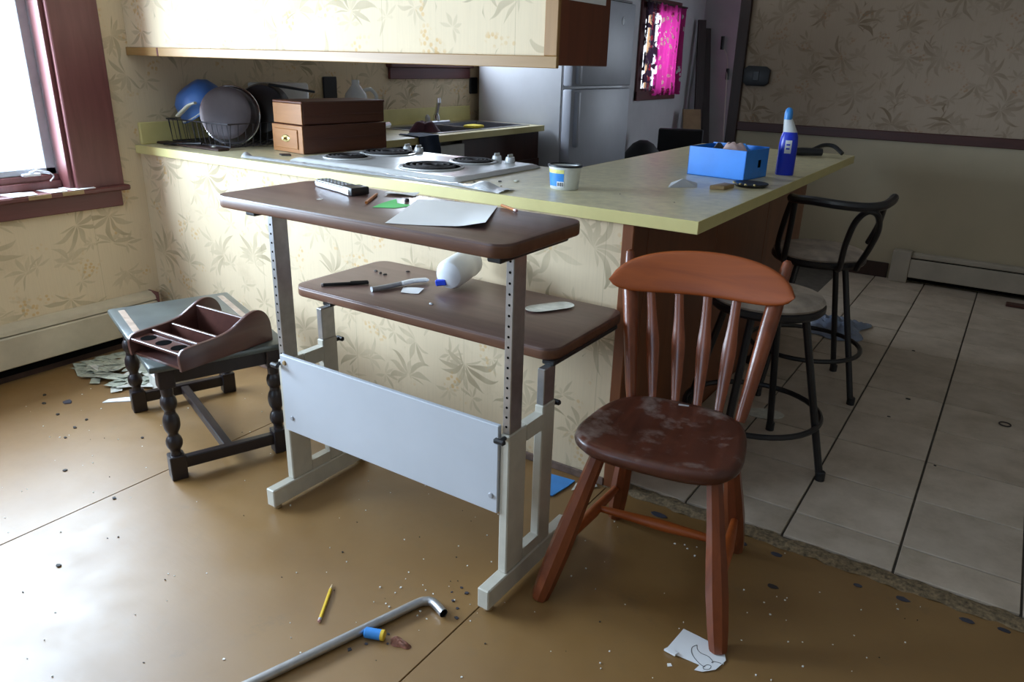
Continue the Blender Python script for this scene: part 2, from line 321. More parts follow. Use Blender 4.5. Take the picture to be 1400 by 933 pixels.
# ------------------------------------------------------------------ mesh helpers
class B:
    def __init__(s): s.bm = bmesh.new()
    def _add(s, bm2, mtx=None):
        if mtx is not None: bmesh.ops.transform(bm2, matrix=mtx, verts=bm2.verts)
        me = bpy.data.meshes.new('tmp'); bm2.to_mesh(me); bm2.free(); s.bm.from_mesh(me); bpy.data.meshes.remove(me); return s
    def box(s, x0, x1, y0, y1, z0, z1, bev=0.0, mtx=None, seg=1):
        b = bmesh.new(); bmesh.ops.create_cube(b, size=1)
        bmesh.ops.transform(b, matrix=Matrix.Translation(((x0 + x1) / 2, (y0 + y1) / 2, (z0 + z1) / 2)) @ Matrix.Diagonal((abs(x1 - x0), abs(y1 - y0), abs(z1 - z0), 1)), verts=b.verts)
        if bev: bmesh.ops.bevel(b, geom=b.edges[:], offset=bev, segments=seg, affect='EDGES', profile=0.5)
        return s._add(b, mtx)
    def tube(s, pts, r, seg=10, closed=False, cap=True, flat=None):
        """swept tube; r a number or list; flat=(scale along frame u, v)"""
        P = [Vector(p) for p in pts]; n = len(P)
        rs = r if isinstance(r, (list, tuple)) else [r] * n
        b = bmesh.new(); rings = []
        tan = []
        for i in range(n):
            a = P[(i - 1) % n] if (closed or i > 0) else P[i]; c = P[(i + 1) % n] if (closed or i < n - 1) else P[i]
            tan.append((c - a).normalized())
        up = Vector((0, 0, 1)) if abs(tan[0].z) < 0.9 else Vector((1, 0, 0))
        u = tan[0].cross(up).normalized()
        fu, fv = flat or (1, 1)
        for i in range(n):
            u = (u - tan[i] * u.dot(tan[i])).normalized(); v = tan[i].cross(u)
            rings.append([b.verts.new(P[i] + rs[i] * (fu * math.cos(2 * PI * k / seg) * u + fv * math.sin(2 * PI * k / seg) * v)) for k in range(seg)])
        m = n if closed else n - 1
        for i in range(m):
            A, C = rings[i], rings[(i + 1) % n]
            for k in range(seg): b.faces.new((A[k], A[(k + 1) % seg], C[(k + 1) % seg], C[k]))
        if cap and not closed: b.faces.new(rings[0][::-1]); b.faces.new(rings[-1])
        bmesh.ops.recalc_face_normals(b, faces=b.faces[:])
        return s._add(b)
    def lathe(s, prof, seg=20, mtx=None, cap=True):
        b = bmesh.new(); rings = []
        for r, z in prof:
            if r < 1e-5: rings.append([b.verts.new((0, 0, z))])
            else: rings.append([b.verts.new((r * math.cos(2 * PI * k / seg), r * math.sin(2 * PI * k / seg), z)) for k in range(seg)])
        for A, C in zip(rings, rings[1:]):
            for k in range(seg):
                k2 = (k + 1) % seg
                f = [A[k % len(A)], A[k2 % len(A)], C[k2 % len(C)], C[k % len(C)]]
                f2 = []
                for q in f:
                    if q not in f2: f2.append(q)
                if len(f2) > 2:
                    try: b.faces.new(f2)
                    except ValueError: pass
        if cap:
            for ring in (rings[0], rings[-1]):
                if len(ring) > 2:
                    try: b.faces.new(ring)
                    except ValueError: pass
        bmesh.ops.recalc_face_normals(b, faces=b.faces[:])
        return s._add(b, mtx)
    def prism(s, poly, z0, z1, bev=0.0, mtx=None, seg=2):
        b = bmesh.new()
        lo = [b.verts.new((x, y, z0)) for x, y in poly]; hi = [b.verts.new((x, y, z1)) for x, y in poly]
        b.faces.new(lo[::-1]); top = b.faces.new(hi); n = len(poly)
        for i in range(n): b.faces.new((lo[i], lo[(i + 1) % n], hi[(i + 1) % n], hi[i]))
        bmesh.ops.recalc_face_normals(b, faces=b.faces[:])
        if bev:
            ed = [e for e in b.edges if abs(e.verts[0].co.z - e.verts[1].co.z) < 1e-6]
            bmesh.ops.bevel(b, geom=ed, offset=bev, segments=seg, affect='EDGES', profile=0.5)
        return s._add(b, mtx)
    def grid(s, fn, nu, nv, thick=0.0, mtx=None):
        b = bmesh.new()
        V = [[b.verts.new(fn(i / nu, j / nv)) for j in range(nv + 1)] for i in range(nu + 1)]
        for i in range(nu):
            for j in range(nv): b.faces.new((V[i][j], V[i + 1][j], V[i + 1][j + 1], V[i][j + 1]))
        bmesh.ops.recalc_face_normals(b, faces=b.faces[:])
        if thick: bmesh.ops.solidify(b, geom=b.faces[:], thickness=thick)
        return s._add(b, mtx)
    def obj(s, name, mat, parent=None, local=False, smooth=35):
        bm = s.bm
        if parent is not None and not local:
            bmesh.ops.transform(bm, matrix=world_of(parent).inverted(), verts=bm.verts)
        if smooth:
            bm.normal_update()
            for f in bm.faces: f.smooth = True
            for e in bm.edges:
                if len(e.link_faces) == 2 and e.calc_face_angle(0) > R(smooth): e.smooth = False
        me = bpy.data.meshes.new(name); bm.to_mesh(me); bm.free()
        me.materials.append(M[mat] if isinstance(mat, str) else mat)
        o = bpy.data.objects.new(name, me); COL.objects.link(o)
        if parent is not None: o.parent = parent
        return o
def world_of(o):
    m = Matrix.LocRotScale(o.location, o.rotation_euler, o.scale)
    return world_of(o.parent) @ m if o.parent else m
def tag(o, label, cat, group=None, kind=None):
    o['label'] = label; o['category'] = cat
    if group: o['group'] = group
    if kind: o['kind'] = kind
    return o
def thing(name, label, cat, loc=(0, 0, 0), rotz=0.0, group=None):
    o = bpy.data.objects.new(name, None); COL.objects.link(o); o.empty_display_size = 0.05
    o.location = loc; o.rotation_euler = (0, 0, rotz)
    return tag(o, label, cat, group)
def struct(o, label=None):
    o['kind'] = 'structure'
    if label: o['label'] = label
    return o
def sroot(name, label, loc=(0, 0, 0)):
    o = bpy.data.objects.new(name, None); COL.objects.link(o); o.location = loc; return struct(o, label)
def copy_tree(o, parent=None):
    c = o.copy(); COL.objects.link(c); c.parent = parent
    for ch in o.children: copy_tree(ch, c)
    return c
def rrect(x0, x1, y0, y1, r, n=6):
    pts = []
    for cx, cy, a in ((x1 - r, y1 - r, 0), (x0 + r, y1 - r, 90), (x0 + r, y0 + r, 180), (x1 - r, y0 + r, 270)):
        for k in range(n + 1):
            t = R(a + 90 * k / n); pts.append((cx + r * math.cos(t), cy + r * math.sin(t)))
    return pts
def mtx(loc, rot=(0, 0, 0), scale=(1, 1, 1)):
    return Matrix.Translation(loc) @ Euler(rot).to_matrix().to_4x4() @ Matrix.Diagonal((scale[0], scale[1], scale[2], 1))
def aim(p0, p1):
    """matrix that puts local z along p0->p1 with origin p0"""
    d = Vector(p1) - Vector(p0); return Matrix.Translation(p0) @ d.to_track_quat('Z', 'Y').to_matrix().to_4x4()
def smoothpath(pts, n=8):
    P = [Vector(p) for p in pts]; out = []
    for i in range(len(P) - 1):
        p0 = P[max(i - 1, 0)]; p1 = P[i]; p2 = P[i + 1]; p3 = P[min(i + 2, len(P) - 1)]
        for k in range(n):
            t = k / n
            out.append(0.5 * ((2 * p1) + (-p0 + p2) * t + (2 * p0 - 5 * p1 + 4 * p2 - p3) * t * t + (-p0 + 3 * p1 - 3 * p2 + p3) * t ** 3))
    out.append(P[-1]); return out

# ================================================================== THE SETTING
CH = 2.42          # ceiling height
YF = 3.526         # wallpapered far wall
# --- left wall with three window openings (dining, sink, kitchen end)
def wall_x(name, x0, x1, y0, y1, z0, z1, holes, mat, label):
    b = B(); ys = y0
    for (a, c, d, e) in sorted(holes):
        b.box(x0, x1, ys, a, z0, z1); b.box(x0, x1, a, c, z0, d); b.box(x0, x1, a, c, e, z1); ys = c
    b.box(x0, x1, ys, y1, z0, z1)
    return struct(b.obj(name, mat, smooth=0), label)
W1 = (-2.50, -0.315, 0.735, 1.64); W2 = (1.75, 2.42, 1.29, 1.98); W3 = (5.36, 6.19, 1.06, 1.84)
wall_x('wall_left', -0.16, 0.0, -4.6, YF, 0, CH, [W1, W2], 'paper', 'cream palm wallpaper wall with the dining window')
wall_x('wall_kitchen', -0.16, 0.0, YF, 7.0, 0, CH, [W3], 'white_wall', 'plain white wall at the end of the kitchen')
b = B(); b.box(-0.16, 2.0, 7.0, 7.12, 0, CH); b.box(3.2, 6.0, 7.0, 7.12, 0, CH); b.box(2.0, 3.2, 7.0, 7.12, 0, 0.88); b.box(2.0, 3.2, 7.0, 7.12, 2.02, CH)
struct(b.obj('wall_kitchen_end', 'white_wall', smooth=0), 'white end wall behind the leaning boards')
w5 = sroot('added_window_5', 'added unseen window in the kitchen end wall', (2.6, 7.0, 0.88))  # added out of view to let light into the kitchen end
b = B(); b.box(2.0, 2.06, 7.0, 7.10, .88, 2.02); b.box(3.14, 3.2, 7.0, 7.10, .88, 2.02); b.box(2.0, 3.2, 7.0, 7.10, .88, .94); b.box(2.0, 3.2, 7.0, 7.10, 1.96, 2.02)
b.obj('added_window_frame', 'mahogany_trim', w5); B().box(2.05, 3.15, 7.05, 7.055, .93, 1.97).obj('window_pane', 'glass', w5)
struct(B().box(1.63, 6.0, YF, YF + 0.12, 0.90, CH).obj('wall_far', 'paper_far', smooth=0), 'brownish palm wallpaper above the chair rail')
struct(B().box(1.63, 6.0, YF, YF + 0.12, 0, 0.90).obj('wall_far_lower', 'beige_wall', smooth=0), 'plain beige lower wall under the chair rail')
struct(B().box(6.0, 6.12, -4.6, 7.12, 0, CH).obj('wall_right', 'plaster', smooth=0))
b = B(); b.box(-0.16, 0.55, -4.72, -4.6, 0, CH); b.box(2.05, 6.12, -4.72, -4.6, 0, CH); b.box(0.55, 2.05, -4.72, -4.6, 0, 0.85); b.box(0.55, 2.05, -4.72, -4.6, 2.05, CH)
struct(b.obj('wall_rear', 'plaster', smooth=0))
struct(B().box(-0.16, 6.12, -4.72, 7.12, CH, CH + 0.1).obj('ceiling', 'ceiling', smooth=0))
# --- half wall that carries the peninsula counter
struct(B().box(0.0, 2.437, 0.0, 0.10, 0, 0.879).obj('wall_partition', 'paper', smooth=0), 'half wall papered with palms under the yellow counter')
t = B().box(2.437, 2.475, -0.006, 0.10, 0.0, 0.879, 0.003).obj('trim_1', 'bar_panel'); struct(t, 'stained wood post closing the end of the half wall')
struct(B().box(0.08, 2.437, -0.009, -0.0005, 0.0, 0.028, 0.002).obj('baseboard_partition', 'worn_base'), 'worn brown strip along the foot of the half wall')
# --- painted plywood floor: one base and sheets with open joints
fl = struct(B().box(-0.16, 6.12, -4.72, 0.0, -0.06, -0.012).obj('floor', 'seam', smooth=0), 'ochre painted plywood floor')
xs = [0.0, 1.204, 2.452, 3.68, 4.90, 6.0]; ys = [-4.6, -2.44, 0.0]
for i in range(5):
    for j in range(2):
        g = 0.0013
        B().box(xs[i] + g, xs[i + 1] - g, ys[j] + g, ys[j + 1] - g, -0.012, 0.0, 0.0012).obj('plywood_sheet', 'floor', fl, smooth=0)
# --- tile floor
ft = struct(B().box(-0.16, 6.12, 0.0, 7.12, -0.06, -0.003).obj('floor_tiled', 'grout', smooth=0), 'beige ceramic tile floor laid in running bond')
tile_cache = {}
cols = [2.475] + [2.702 + 0.304 * k for k in range(11)]
for ci in range(len(cols) - 1):
    x0, x1 = cols[ci], cols[ci + 1]
    off = 0.205 if ci % 2 == 0 else 0.357
    if ci % 2 == 0: off = 0.357
    else: off = 0.205
    if abs(x0 - 3.006) < 0.01: off = 0.205
    edges = [0.055]; y = off
    while y < 3.50:
        if y > 0.12: edges.append(y)
        y += 0.306
    edges.append(3.524)
    for a, c in zip(edges, edges[1:]):
        if x0 > 5.4: continue
        key = (round(x1 - x0, 3), round(c - a, 3))
        if key not in tile_cache:
            bb = B(); h = 0.0035; bb.box(-key[0] / 2 + h, key[0] / 2 - h, -key[1] / 2 + h, key[1] / 2 - h, -0.004, 0.006, 0.0015)
            o = bb.obj('tile', 'tile', ft, local=True, smooth=0); tile_cache[key] = o.data
        else:
            o = bpy.data.objects.new('tile', tile_cache[key]); COL.objects.link(o); o.parent = ft
        o.location = ((x0 + x1) / 2, (a + c) / 2, random.uniform(-0.0006, 0.0006))
# ragged edge strip where the carpet was torn off
b = B()
def stripf(u, v):
    x = 2.44 + u * 3.5; n = math.sin(x * 41) * .004 + math.sin(x * 97 + 1) * .003
    prof = math.sin(v * PI) * 0.007
    return Vector((x, -0.012 + v * 0.068 + n, 0.0005 + prof + 0.002 * math.sin(x * 63 + v * 9)))
b.grid(stripf, 240, 6)
struct(b.obj('trim_2', 'strip'), 'ragged torn strip between the painted floor and the tiles')
# --- chair rail, corner trim, base of the far wall
struct(B().box(1.63, 6.0, YF - 0.022, YF, 0.895, 0.955, 0.004).obj('trim_3', 'rail_dark'), 'dark wooden chair rail on the far wall')
struct(B().box(1.555, 1.63, YF - 0.03, YF + 0.14, 0.0, CH, 0.004).obj('trim_4', 'trim_dark'), 'dark upright trim at the kitchen opening')
struct(B().box(1.63, 2.77, YF - 0.016, YF, 0.0, 0.105, 0.003).obj('baseboard_far', 'trim_dark'), 'dark baseboard on the far wall')

# --- dining window (window_1)
w1 = sroot('window_1', 'dining window with wide dark red casing', (0, -1.40, 0.8))
y0, y1, z0, z1 = W1
b = B(); b.box(-0.16, 0.0, y1 - 0.022, y1, z0, z1, 0.002); b.box(-0.16, 0.0, y0, y0 + 0.022, z0, z1, 0.002); b.box(-0.16, 0.0, y0, y1, z1 - 0.022, z1, 0.002); b.box(-0.145, -0.075, y0 + .022, y1 - .022, 0.752, 0.812, 0.004); b.box(-0.075, -0.06, y0 + .022, y1 - .022, 0.752, 0.785, 0.003)
b.obj('window_jamb', 'mahogany_trim', w1)
B().box(0.0, 0.024, y1 - 0.004, -0.109, 0.745, z1 + 0.12, 0.004).obj('window_casing', 'mahogany_trim', w1)
B().box(0.0, 0.024, y0 - 0.20, y0 + 0.004, 0.745, z1 + 0.12, 0.004).obj('window_casing', 'mahogany_trim', w1)
B().box(0.0, 0.024, y0, y1, z1 - 0.004, z1 + 0.12, 0.004).obj('window_casing', 'mahogany_trim_h', w1)
B().box(-0.15, 0.0, y0 + .001, y1 - .001, 0.736, 0.752).obj('window_stool', 'mahogany_trim_h', w1)
B().box(0.0005, 0.055, y0 - 0.22, -0.098, 0.728, 0.752, 0.006).obj('window_sill', 'mahogany_trim_h', w1)
B().box(0.0, 0.022, y0 - 0.20, -0.125, 0.657, 0.730, 0.004).obj('window_apron', 'mahogany_trim_h', w1)
sf = B(); yy0, yy1, zz0, zz1 = y0 + 0.025, y1 - 0.025, 0.812, z1 - 0.025
sf.box(-0.12, -0.085, yy1 - 0.042, yy1, zz0, zz1, 0.003); sf.box(-0.12, -0.085, yy0, yy0 + 0.042, zz0, zz1, 0.003); sf.box(-0.12, -0.085, yy0, yy1, zz0, zz0 + 0.028, 0.003); sf.box(-0.12, -0.085, yy0, yy1, zz1 - 0.04, zz1, 0.003)
sash = sf.obj('window_sash', 'grey_plastic', w1)
B().box(-0.104, -0.100, yy0 + .03, yy1 - .03, zz0 + .02, zz1 - .03).obj('window_pane', 'glass', sash)
B().box(-0.13, 0.0, -0.83, -0.73, 0.752, z1 - .02, 0.004).obj('window_mullion', 'mahogany_trim', w1)
b = B(); b.tube([(-0.06, -0.46, 0.825), (-0.045, -0.44, 0.835), (-0.03, -0.395, 0.823)], 0.006, 8); b.box(-0.075, -0.05, -0.49, -0.42, 0.812, 0.824, 0.003)
b.tube(smoothpath([(-0.03, -0.395, 0.825), (-0.022, -0.385, 0.81), (-0.028, -0.40, 0.79)]), 0.003, 6)
b.obj('window_crank', 'silver', w1)
# flaking paint pieces along the sill
for (a, c, zz) in ((-0.60, -0.48, 0.7535), (-0.45, -0.36, 0.7535), (-0.36, -0.24, 0.7535)):
    B().prism([(-0.055, a), (0.052, a + 0.01), (0.050, c - 0.015), (-0.02, c), (-0.05, (a + c) / 2)], zz - 0.001, zz + 0.0015).obj('paint_flake', 'white_paper', w1)
for (a, c) in ((-0.535, -0.445), (-0.40, -0.31)):
    B().box(0.054, 0.0575, a, c, 0.735, 0.751, 0.001).obj('bare_wood_patch', 'tan', w1)
# --- window over the sink (window_2)
w2 = sroot('window_2', 'window above the sink', (0, 2.08, 1.29)); y0, y1, z0, z1 = W2
b = B(); b.box(-0.16, 0.0, y1 - .02, y1, z0, z1); b.box(-0.16, 0.0, y0, y0 + .02, z0, z1); b.box(-0.16, 0, y0, y1, z1 - .02, z1); b.box(-0.16, 0, y0, y1, z0, z0 + .02)
b.obj('window_jamb', 'mahogany_trim', w2)
for a, c in ((y0 - 0.08, y0 + 0.004), (y1 - 0.004, y1 + 0.08)): B().box(0, 0.022, a, c, 1.27, z1 + .08, 0.003).obj('window_casing', 'mahogany_trim', w2)
B().box(-0.02, 0.045, y0 - .09, y1 + .09, 1.262, 1.286, 0.004).obj('window_sill', 'mahogany_trim_h', w2)
B().box(0, 0.02, y0 - .075, y1 + .08, 1.192, 1.262, 0.003).obj('window_apron', 'mahogany_trim_h', w2)
B().box(-0.10, -0.095, y0 + .02, y1 - .02, z0 + .02, z1 - .02).obj('window_pane', 'glass', w2)
# --- window at the kitchen end (window_3)
w3 = sroot('window_3', 'small window with red frame at the kitchen end', (0, 5.78, 1.06)); y0, y1, z0, z1 = W3
b = B(); b.box(-0.16, 0.0, y1 - .03, y1, z0, z1); b.box(-0.16, 0.0, y0, y0 + .03, z0, z1); b.box(-0.16, 0, y0, y1, z1 - .03, z1); b.box(-0.16, 0, y0, y1, z0, z0 + .03)
b.obj('window_jamb', 'mahogany_trim', w3)
for a, c in ((y0 - 0.09, y0 + 0.004), (y1 - 0.004, y1 + 0.07)): B().box(0, 0.022, a, c, 0.98, z1 + .10, 0.003).obj('window_casing', 'mahogany_trim', w3)
B().box(0, 0.022, y0, y1, z1 - .004, z1 + .10, 0.003).obj('window_casing', 'mahogany_trim_h', w3)
B().box(0, 0.03, y0 - .09, y1 + .07, 0.975, z0 + .004, 0.003).obj('window_sill', 'mahogany_trim_h', w3)
B().box(-0.11, -0.07, 5.72, 5.79, z0 + .03, z1 - .03, 0.003).obj('window_mullion', 'oak_v', w3)
B().box(-0.10, -0.095, y0 + .03, y1 - .03, z0 + .03, z1 - .03).obj('window_pane', 'glass', w3)
# --- added rear window behind the camera, lights the half wall and cart
w4 = sroot('added_window_4', 'added rear window out of view', (1.3, -4.6, 0.85))
b = B(); b.box(0.55, 0.61, -4.70, -4.60, .85, 2.05); b.box(1.99, 2.05, -4.70, -4.60, .85, 2.05); b.box(0.55, 2.05, -4.70, -4.60, .85, .91); b.box(0.55, 2.05, -4.70, -4.60, 1.99, 2.05)
b.obj('added_window_frame', 'mahogany_trim', w4); B().box(0.6, 2.0, -4.66, -4.655, .9, 2.0).obj('window_pane', 'glass', w4)

# --- baseboard heaters
h1 = thing('baseboard_heater', 'cream baseboard heater under the dining window', 'heater', (0.04, -1.5, 0))
B().box(0.001, 0.074, -3.2, -0.062, 0.068, 0.20, 0.004).obj('heater_cover', 'heater', h1)
B().prism([(0.001, 0.205), (0.064, 0.205), (0.06, 0.222), (0.03, 0.238), (0.001, 0.238)], -3.2, -0.062, mtx=Matrix(((1, 0, 0, 0), (0, 0, 1, 0), (0, 1, 0, 0), (0, 0, 0, 1)))).obj('heater_hood', 'heater', h1)
B().box(0.002, 0.045, -3.2, -0.065, 0.03, 0.206).obj('heater_fin_box', 'hole', h1)
B().box(0.001, 0.076, -0.062, -0.052, 0.055, 0.24, 0.002).obj('heater_end_cap', 'mahogany_trim', h1)
B().box(0.001, 0.03, -3.2, -0.052, 0.0, 0.03).obj('heater_base', 'trim_dark', h1)
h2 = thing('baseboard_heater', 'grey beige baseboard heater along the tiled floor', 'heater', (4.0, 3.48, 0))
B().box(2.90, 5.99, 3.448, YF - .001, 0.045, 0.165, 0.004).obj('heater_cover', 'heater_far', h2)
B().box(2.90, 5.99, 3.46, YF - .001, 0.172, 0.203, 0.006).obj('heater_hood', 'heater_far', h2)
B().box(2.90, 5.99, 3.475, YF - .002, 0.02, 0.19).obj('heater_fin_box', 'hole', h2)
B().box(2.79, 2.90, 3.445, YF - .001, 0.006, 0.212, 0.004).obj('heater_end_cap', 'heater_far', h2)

# ================================================================== LARGE FITTED THINGS
# --- upper cabinet hung over the peninsula
uc = thing('upper_cabinet', 'upper cabinet with palm wallpapered back above the peninsula', 'cabinet', (1.09, 0.16, 1.30))
B().box(0.001, 2.165, 0.012, 0.030, 1.315, CH - .002).obj('back_panel', 'paper', uc, smooth=0)
B().box(0.001, 2.165, 0.03, 0.31, 1.315, 1.332).obj('bottom_panel', 'cab_side', uc, smooth=0)
B().box(2.150, 2.185, 0.012, 0.325, 1.304, CH - .002, 0.002).obj('side_panel', 'cab_side', uc)
B().box(0.001, 0.228, 0.0, 0.014, 1.296, 1.33, 0.002).obj('bottom_rail', 'oak', uc)
B().box(0.228, 0.238, -0.001, 0.013, 1.297, 1.329, 0.002).obj('rail_joint', 'mahogany_trim', uc)
B().box(0.238, 2.187, 0.0, 0.014, 1.296, 1.33, 0.002).obj('bottom_rail', 'oak', uc)
B().box(2.142, 2.187, -0.001, 0.014, 1.33, CH - .002, 0.002).obj('end_stile', 'oak_v', uc)
for k in range(4):
    d = B().box(0.02 + k * .535, 0.545 + k * .535, 0.31, 0.33, 1.34, CH - .03, 0.003).obj('door', 'cab_side', uc)
    B().lathe([(0, 0), (.008, 0), (.006, .015), (.014, .025), (0, .03)], 12, mtx((0.06 + k * .535, .33, 1.40), (-PI / 2, 0, 0))).obj('knob', 'brass', d)
# --- worktop: peninsula, bar return and sink run, one continuous top
ct = thing('countertop', 'yellow edged laminate countertop wrapping the kitchen', 'countertop', (1.3, 0.3, 0.88))
poly = [(0.001, -0.018), (2.667, -0.018), (2.667, 2.14), (1.88, 2.14), (1.88, 0.665), (0.64, 0.665), (0.64, 1.50), (0.54, 1.50), (0.54, 2.40), (0.64, 2.40), (0.64, 2.50), (0.001, 2.50)]
b = B()
for (x0, x1, y0, y1) in ((0.001, 2.667, -0.018, 0.665), (1.88, 2.667, 0.665, 2.14), (0.001, 0.10, 0.665, 2.50), (0.10, 0.64, 0.665, 1.48), (0.56, 0.64, 1.48, 2.40), (0.10, 0.64, 2.40, 2.50)):
    b.box(x0, x1, y0, y1, 0.880, 0.915)
b.obj('worktop', 'counter', ct, smooth=0)
def edge(x0, x1, y0, y1): B().box(x0, x1, y0, y1, 0.879, 0.9155, 0.001).obj('edge_band', 'counter_edge', ct)
edge(0.001, 2.669, -0.0205, -0.018); edge(2.667, 2.6695, -0.018, 2.142); edge(1.88, 2.667, 2.14, 2.1425); edge(1.8775, 1.88, 0.667, 2.14); edge(0.642, 1.8775, 0.665, 0.6675); edge(0.64, 0.6425, 0.667, 2.5025)
B().box(0.001, 0.02, 0.005, 2.50, 0.9155, 1.012, 0.003).obj('backsplash', 'counter_edge', ct)
# --- base cabinets under the worktop
bc = thing('bar_cabinet', 'stained wood base of the bar counter beside the stools', 'cabinet', (2.2, 1.1, 0))
B().box(1.92, 2.46, 0.102, 2.10, 0.0, 0.878).obj('body', 'dark_cab', bc, smooth=0)
for a, c in ((0.102, 0.74), (0.745, 1.42), (1.425, 2.10)): B().box(2.46, 2.475, a, c, 0.0, 0.878, 0.0015).obj('panel', 'bar_panel', bc)
pc = thing('base_cabinet', 'base cabinet under the cooktop', 'cabinet', (1.2, 0.35, 0))
B().box(0.65, 1.90, 0.102, 0.62, 0.0, 0.878).obj('body', 'dark_cab', pc, smooth=0)
for k in range(3): B().box(0.66 + k * .413, 1.06 + k * .413, 0.62, 0.64, 0.1, 0.86, 0.002).obj('door', 'dark_cab', pc)
sk = thing('base_cabinet', 'dark wooden base cabinet under the sink', 'cabinet', (0.3, 2.07, 0))
B().box(0.002, 0.60, 1.64, 2.495, 0.0, 0.70).obj('body', 'dark_cab', sk, smooth=0)
B().box(0.58, 0.60, 1.64, 2.495, 0.70, 0.878).obj('false_drawer', 'dark_cab', sk, smooth=0)
for k in range(2): B().box(0.60, 0.618, 1.65 + k * .425, 2.06 + k * .425, 0.1, 0.70, 0.002).obj('door', 'dark_cab', sk)
dw = thing('dishwasher', 'white dishwasher front below the sink counter', 'dishwasher', (0.3, 1.2, 0))
B().box(0.002, 0.60, 1.03, 1.632, 0.0, 0.74).obj('body', 'white_enamel', dw, smooth=0)
B().box(0.60, 0.622, 1.03, 1.632, 0.11, 0.72, 0.003).obj('door', 'white_enamel', dw); B().box(0.60, 0.626, 1.03, 1.632, 0.725, 0.855, 0.003).obj('control_panel', 'white_enamel', dw)
# --- sink and faucet
sn = thing('sink', 'steel kitchen sink set in the left counter', 'sink', (0.33, 1.94, 0.915))
b = B(); r_ = 0.004
b.box(0.085, 0.575, 1.465, 1.500, 0.9155, 0.9155 + r_); b.box(0.085, 0.575, 2.385, 2.42, 0.9155, 0.9155 + r_); b.box(0.085, 0.16, 1.5, 2.385, 0.9155, 0.9155 + r_); b.box(0.54, 0.575, 1.5, 2.385, 0.9155, 0.9155 + r_); b.box(0.16, 0.54, 1.925, 1.955, 0.9155, 0.9155 + r_)
b.obj('rim', 'sink_steel', sn)
for a, c in ((1.5, 1.925), (1.955, 2.385)):
    b = B(); b.box(0.155, 0.16, a, c, 0.76, 0.9155); b.box(0.54, 0.545, a, c, 0.76, 0.9155); b.box(0.16, 0.54, a, a + .005, 0.76, 0.9155); b.box(0.16, 0.54, c - .005, c, 0.76, 0.9155); b.box(0.155, 0.545, a, c, 0.755, 0.76)
    b.obj('basin', 'sink_steel', sn)
fa = thing('faucet', 'chrome single lever faucet with raised spout over the sink', 'faucet', (0.10, 2.02, 0.92))
B().box(0.075, 0.125, 1.90, 2.14, 0.9196, 0.935, 0.006).obj('base', 'chrome', fa)
B().lathe([(.024, 0.93), (.022, .965), (.012, .985), (0, .99)], 16, mtx((0.10, 2.02, 0))).obj('body', 'chrome', fa)
B().tube(smoothpath([(0.10, 2.02, 0.97), (0.15, 1.97, 1.02), (0.22, 1.90, 1.075)]), 0.013, 10).obj('spout', 'chrome', fa)
B().tube([(0.22, 1.90, 1.085), (0.222, 1.898, 1.055)], 0.013, 10).obj('aerator', 'chrome', fa)
B().lathe([(.016, 0.93), (.018, .96), (.008, .975), (0, .978)], 12, mtx((0.10, 1.93, 0))).obj('handle', 'silver', fa)
tag(B().box(0.44, 0.53, 1.86, 1.965, 0.921, 0.938, 0.008, seg=2).obj('sponge', 'yellow_sponge'), 'yellow sponge on the divider of the sink', 'sponge')
# --- cloths and dark things on the counter beside the sink
def cloth_lump(name, mat, label, cx, cy, z, rx, ry, h, seed, cat='cloth'):
    rnd = random.Random(seed); ph = [rnd.uniform(0, 6) for _ in range(6)]
    def fn(u, v):
        a = 2 * PI * u; q = v
        rr = 1 + .18 * math.sin(3 * a + ph[0]) + .1 * math.sin(5 * a + ph[1])
        zz = z + h * (1 - q ** 2) * (1 + .25 * math.sin(4 * a + ph[2]) * q + .2 * math.sin(7 * q + ph[3]))
        return Vector((cx + rx * rr * q * math.cos(a), cy + ry * rr * q * math.sin(a), max(zz, z) if q < 1 else z))
    return tag(B().grid(fn, 28, 10).obj(name, mat), label, cat)
cloth_lump('dish_cloth', 'red_cloth', 'crumpled dark red cloth on the sink rim', 0.44, 1.50, 0.9205, 0.085, 0.10, 0.06, 3)
b = B()
def drape(u, v):
    y = 1.20 + u * .16 + .01 * math.sin(9 * v)
    if v < .5: return Vector((0.50 + .30 * v, y, 0.923 + .004 * math.sin(13 * u)))
    return Vector((0.654 + .006 * math.sin(8 * u), y, 0.923 - (v - .5) * .24))
b.grid(drape, 10, 16, 0.004); tag(b.obj('towel', 'navy_cloth'), 'navy towel hanging over the sink counter edge', 'towel')
b = B(); b.tube([(0.36, 1.16, 0.95), (0.30, 1.34, 0.955)], 0.017, 10); tag(b.obj('rolled_cloth', 'silver'), 'pale rolled packet lying behind the dark red cloth', 'packet')
# --- refrigerator
fr = thing('refrigerator', 'grey top freezer refrigerator beyond the sink', 'refrigerator', (0.42, 2.97, 0))
B().box(0.07, 0.745, 2.53, 3.42, 0.03, 1.722, 0.006).obj('body', 'fridge_side', fr)
B().box(0.072, 0.74, 2.54, 3.41, 0.0, 0.032).obj('base_grille', 'black', fr)
d1 = B().box(0.752, 0.822, 2.53, 3.42, 1.168, 1.72, 0.012, seg=2).obj('freezer_door', 'fridge', fr)
d2 = B().box(0.752, 0.822, 2.53, 3.42, 0.06, 1.150, 0.012, seg=2).obj('fridge_door', 'fridge', fr)
B().box(0.815, 0.85, 2.575, 2.615, 1.185, 1.42, 0.008, seg=2).obj('handle', 'fridge', d1)
B().box(0.815, 0.85, 2.575, 2.615, 0.78, 1.135, 0.008, seg=2).obj('handle', 'fridge', d2)
B().box(0.746, 0.752, 2.535, 3.415, 0.06, 1.72).obj('door_gasket', 'grey_plastic', fr)
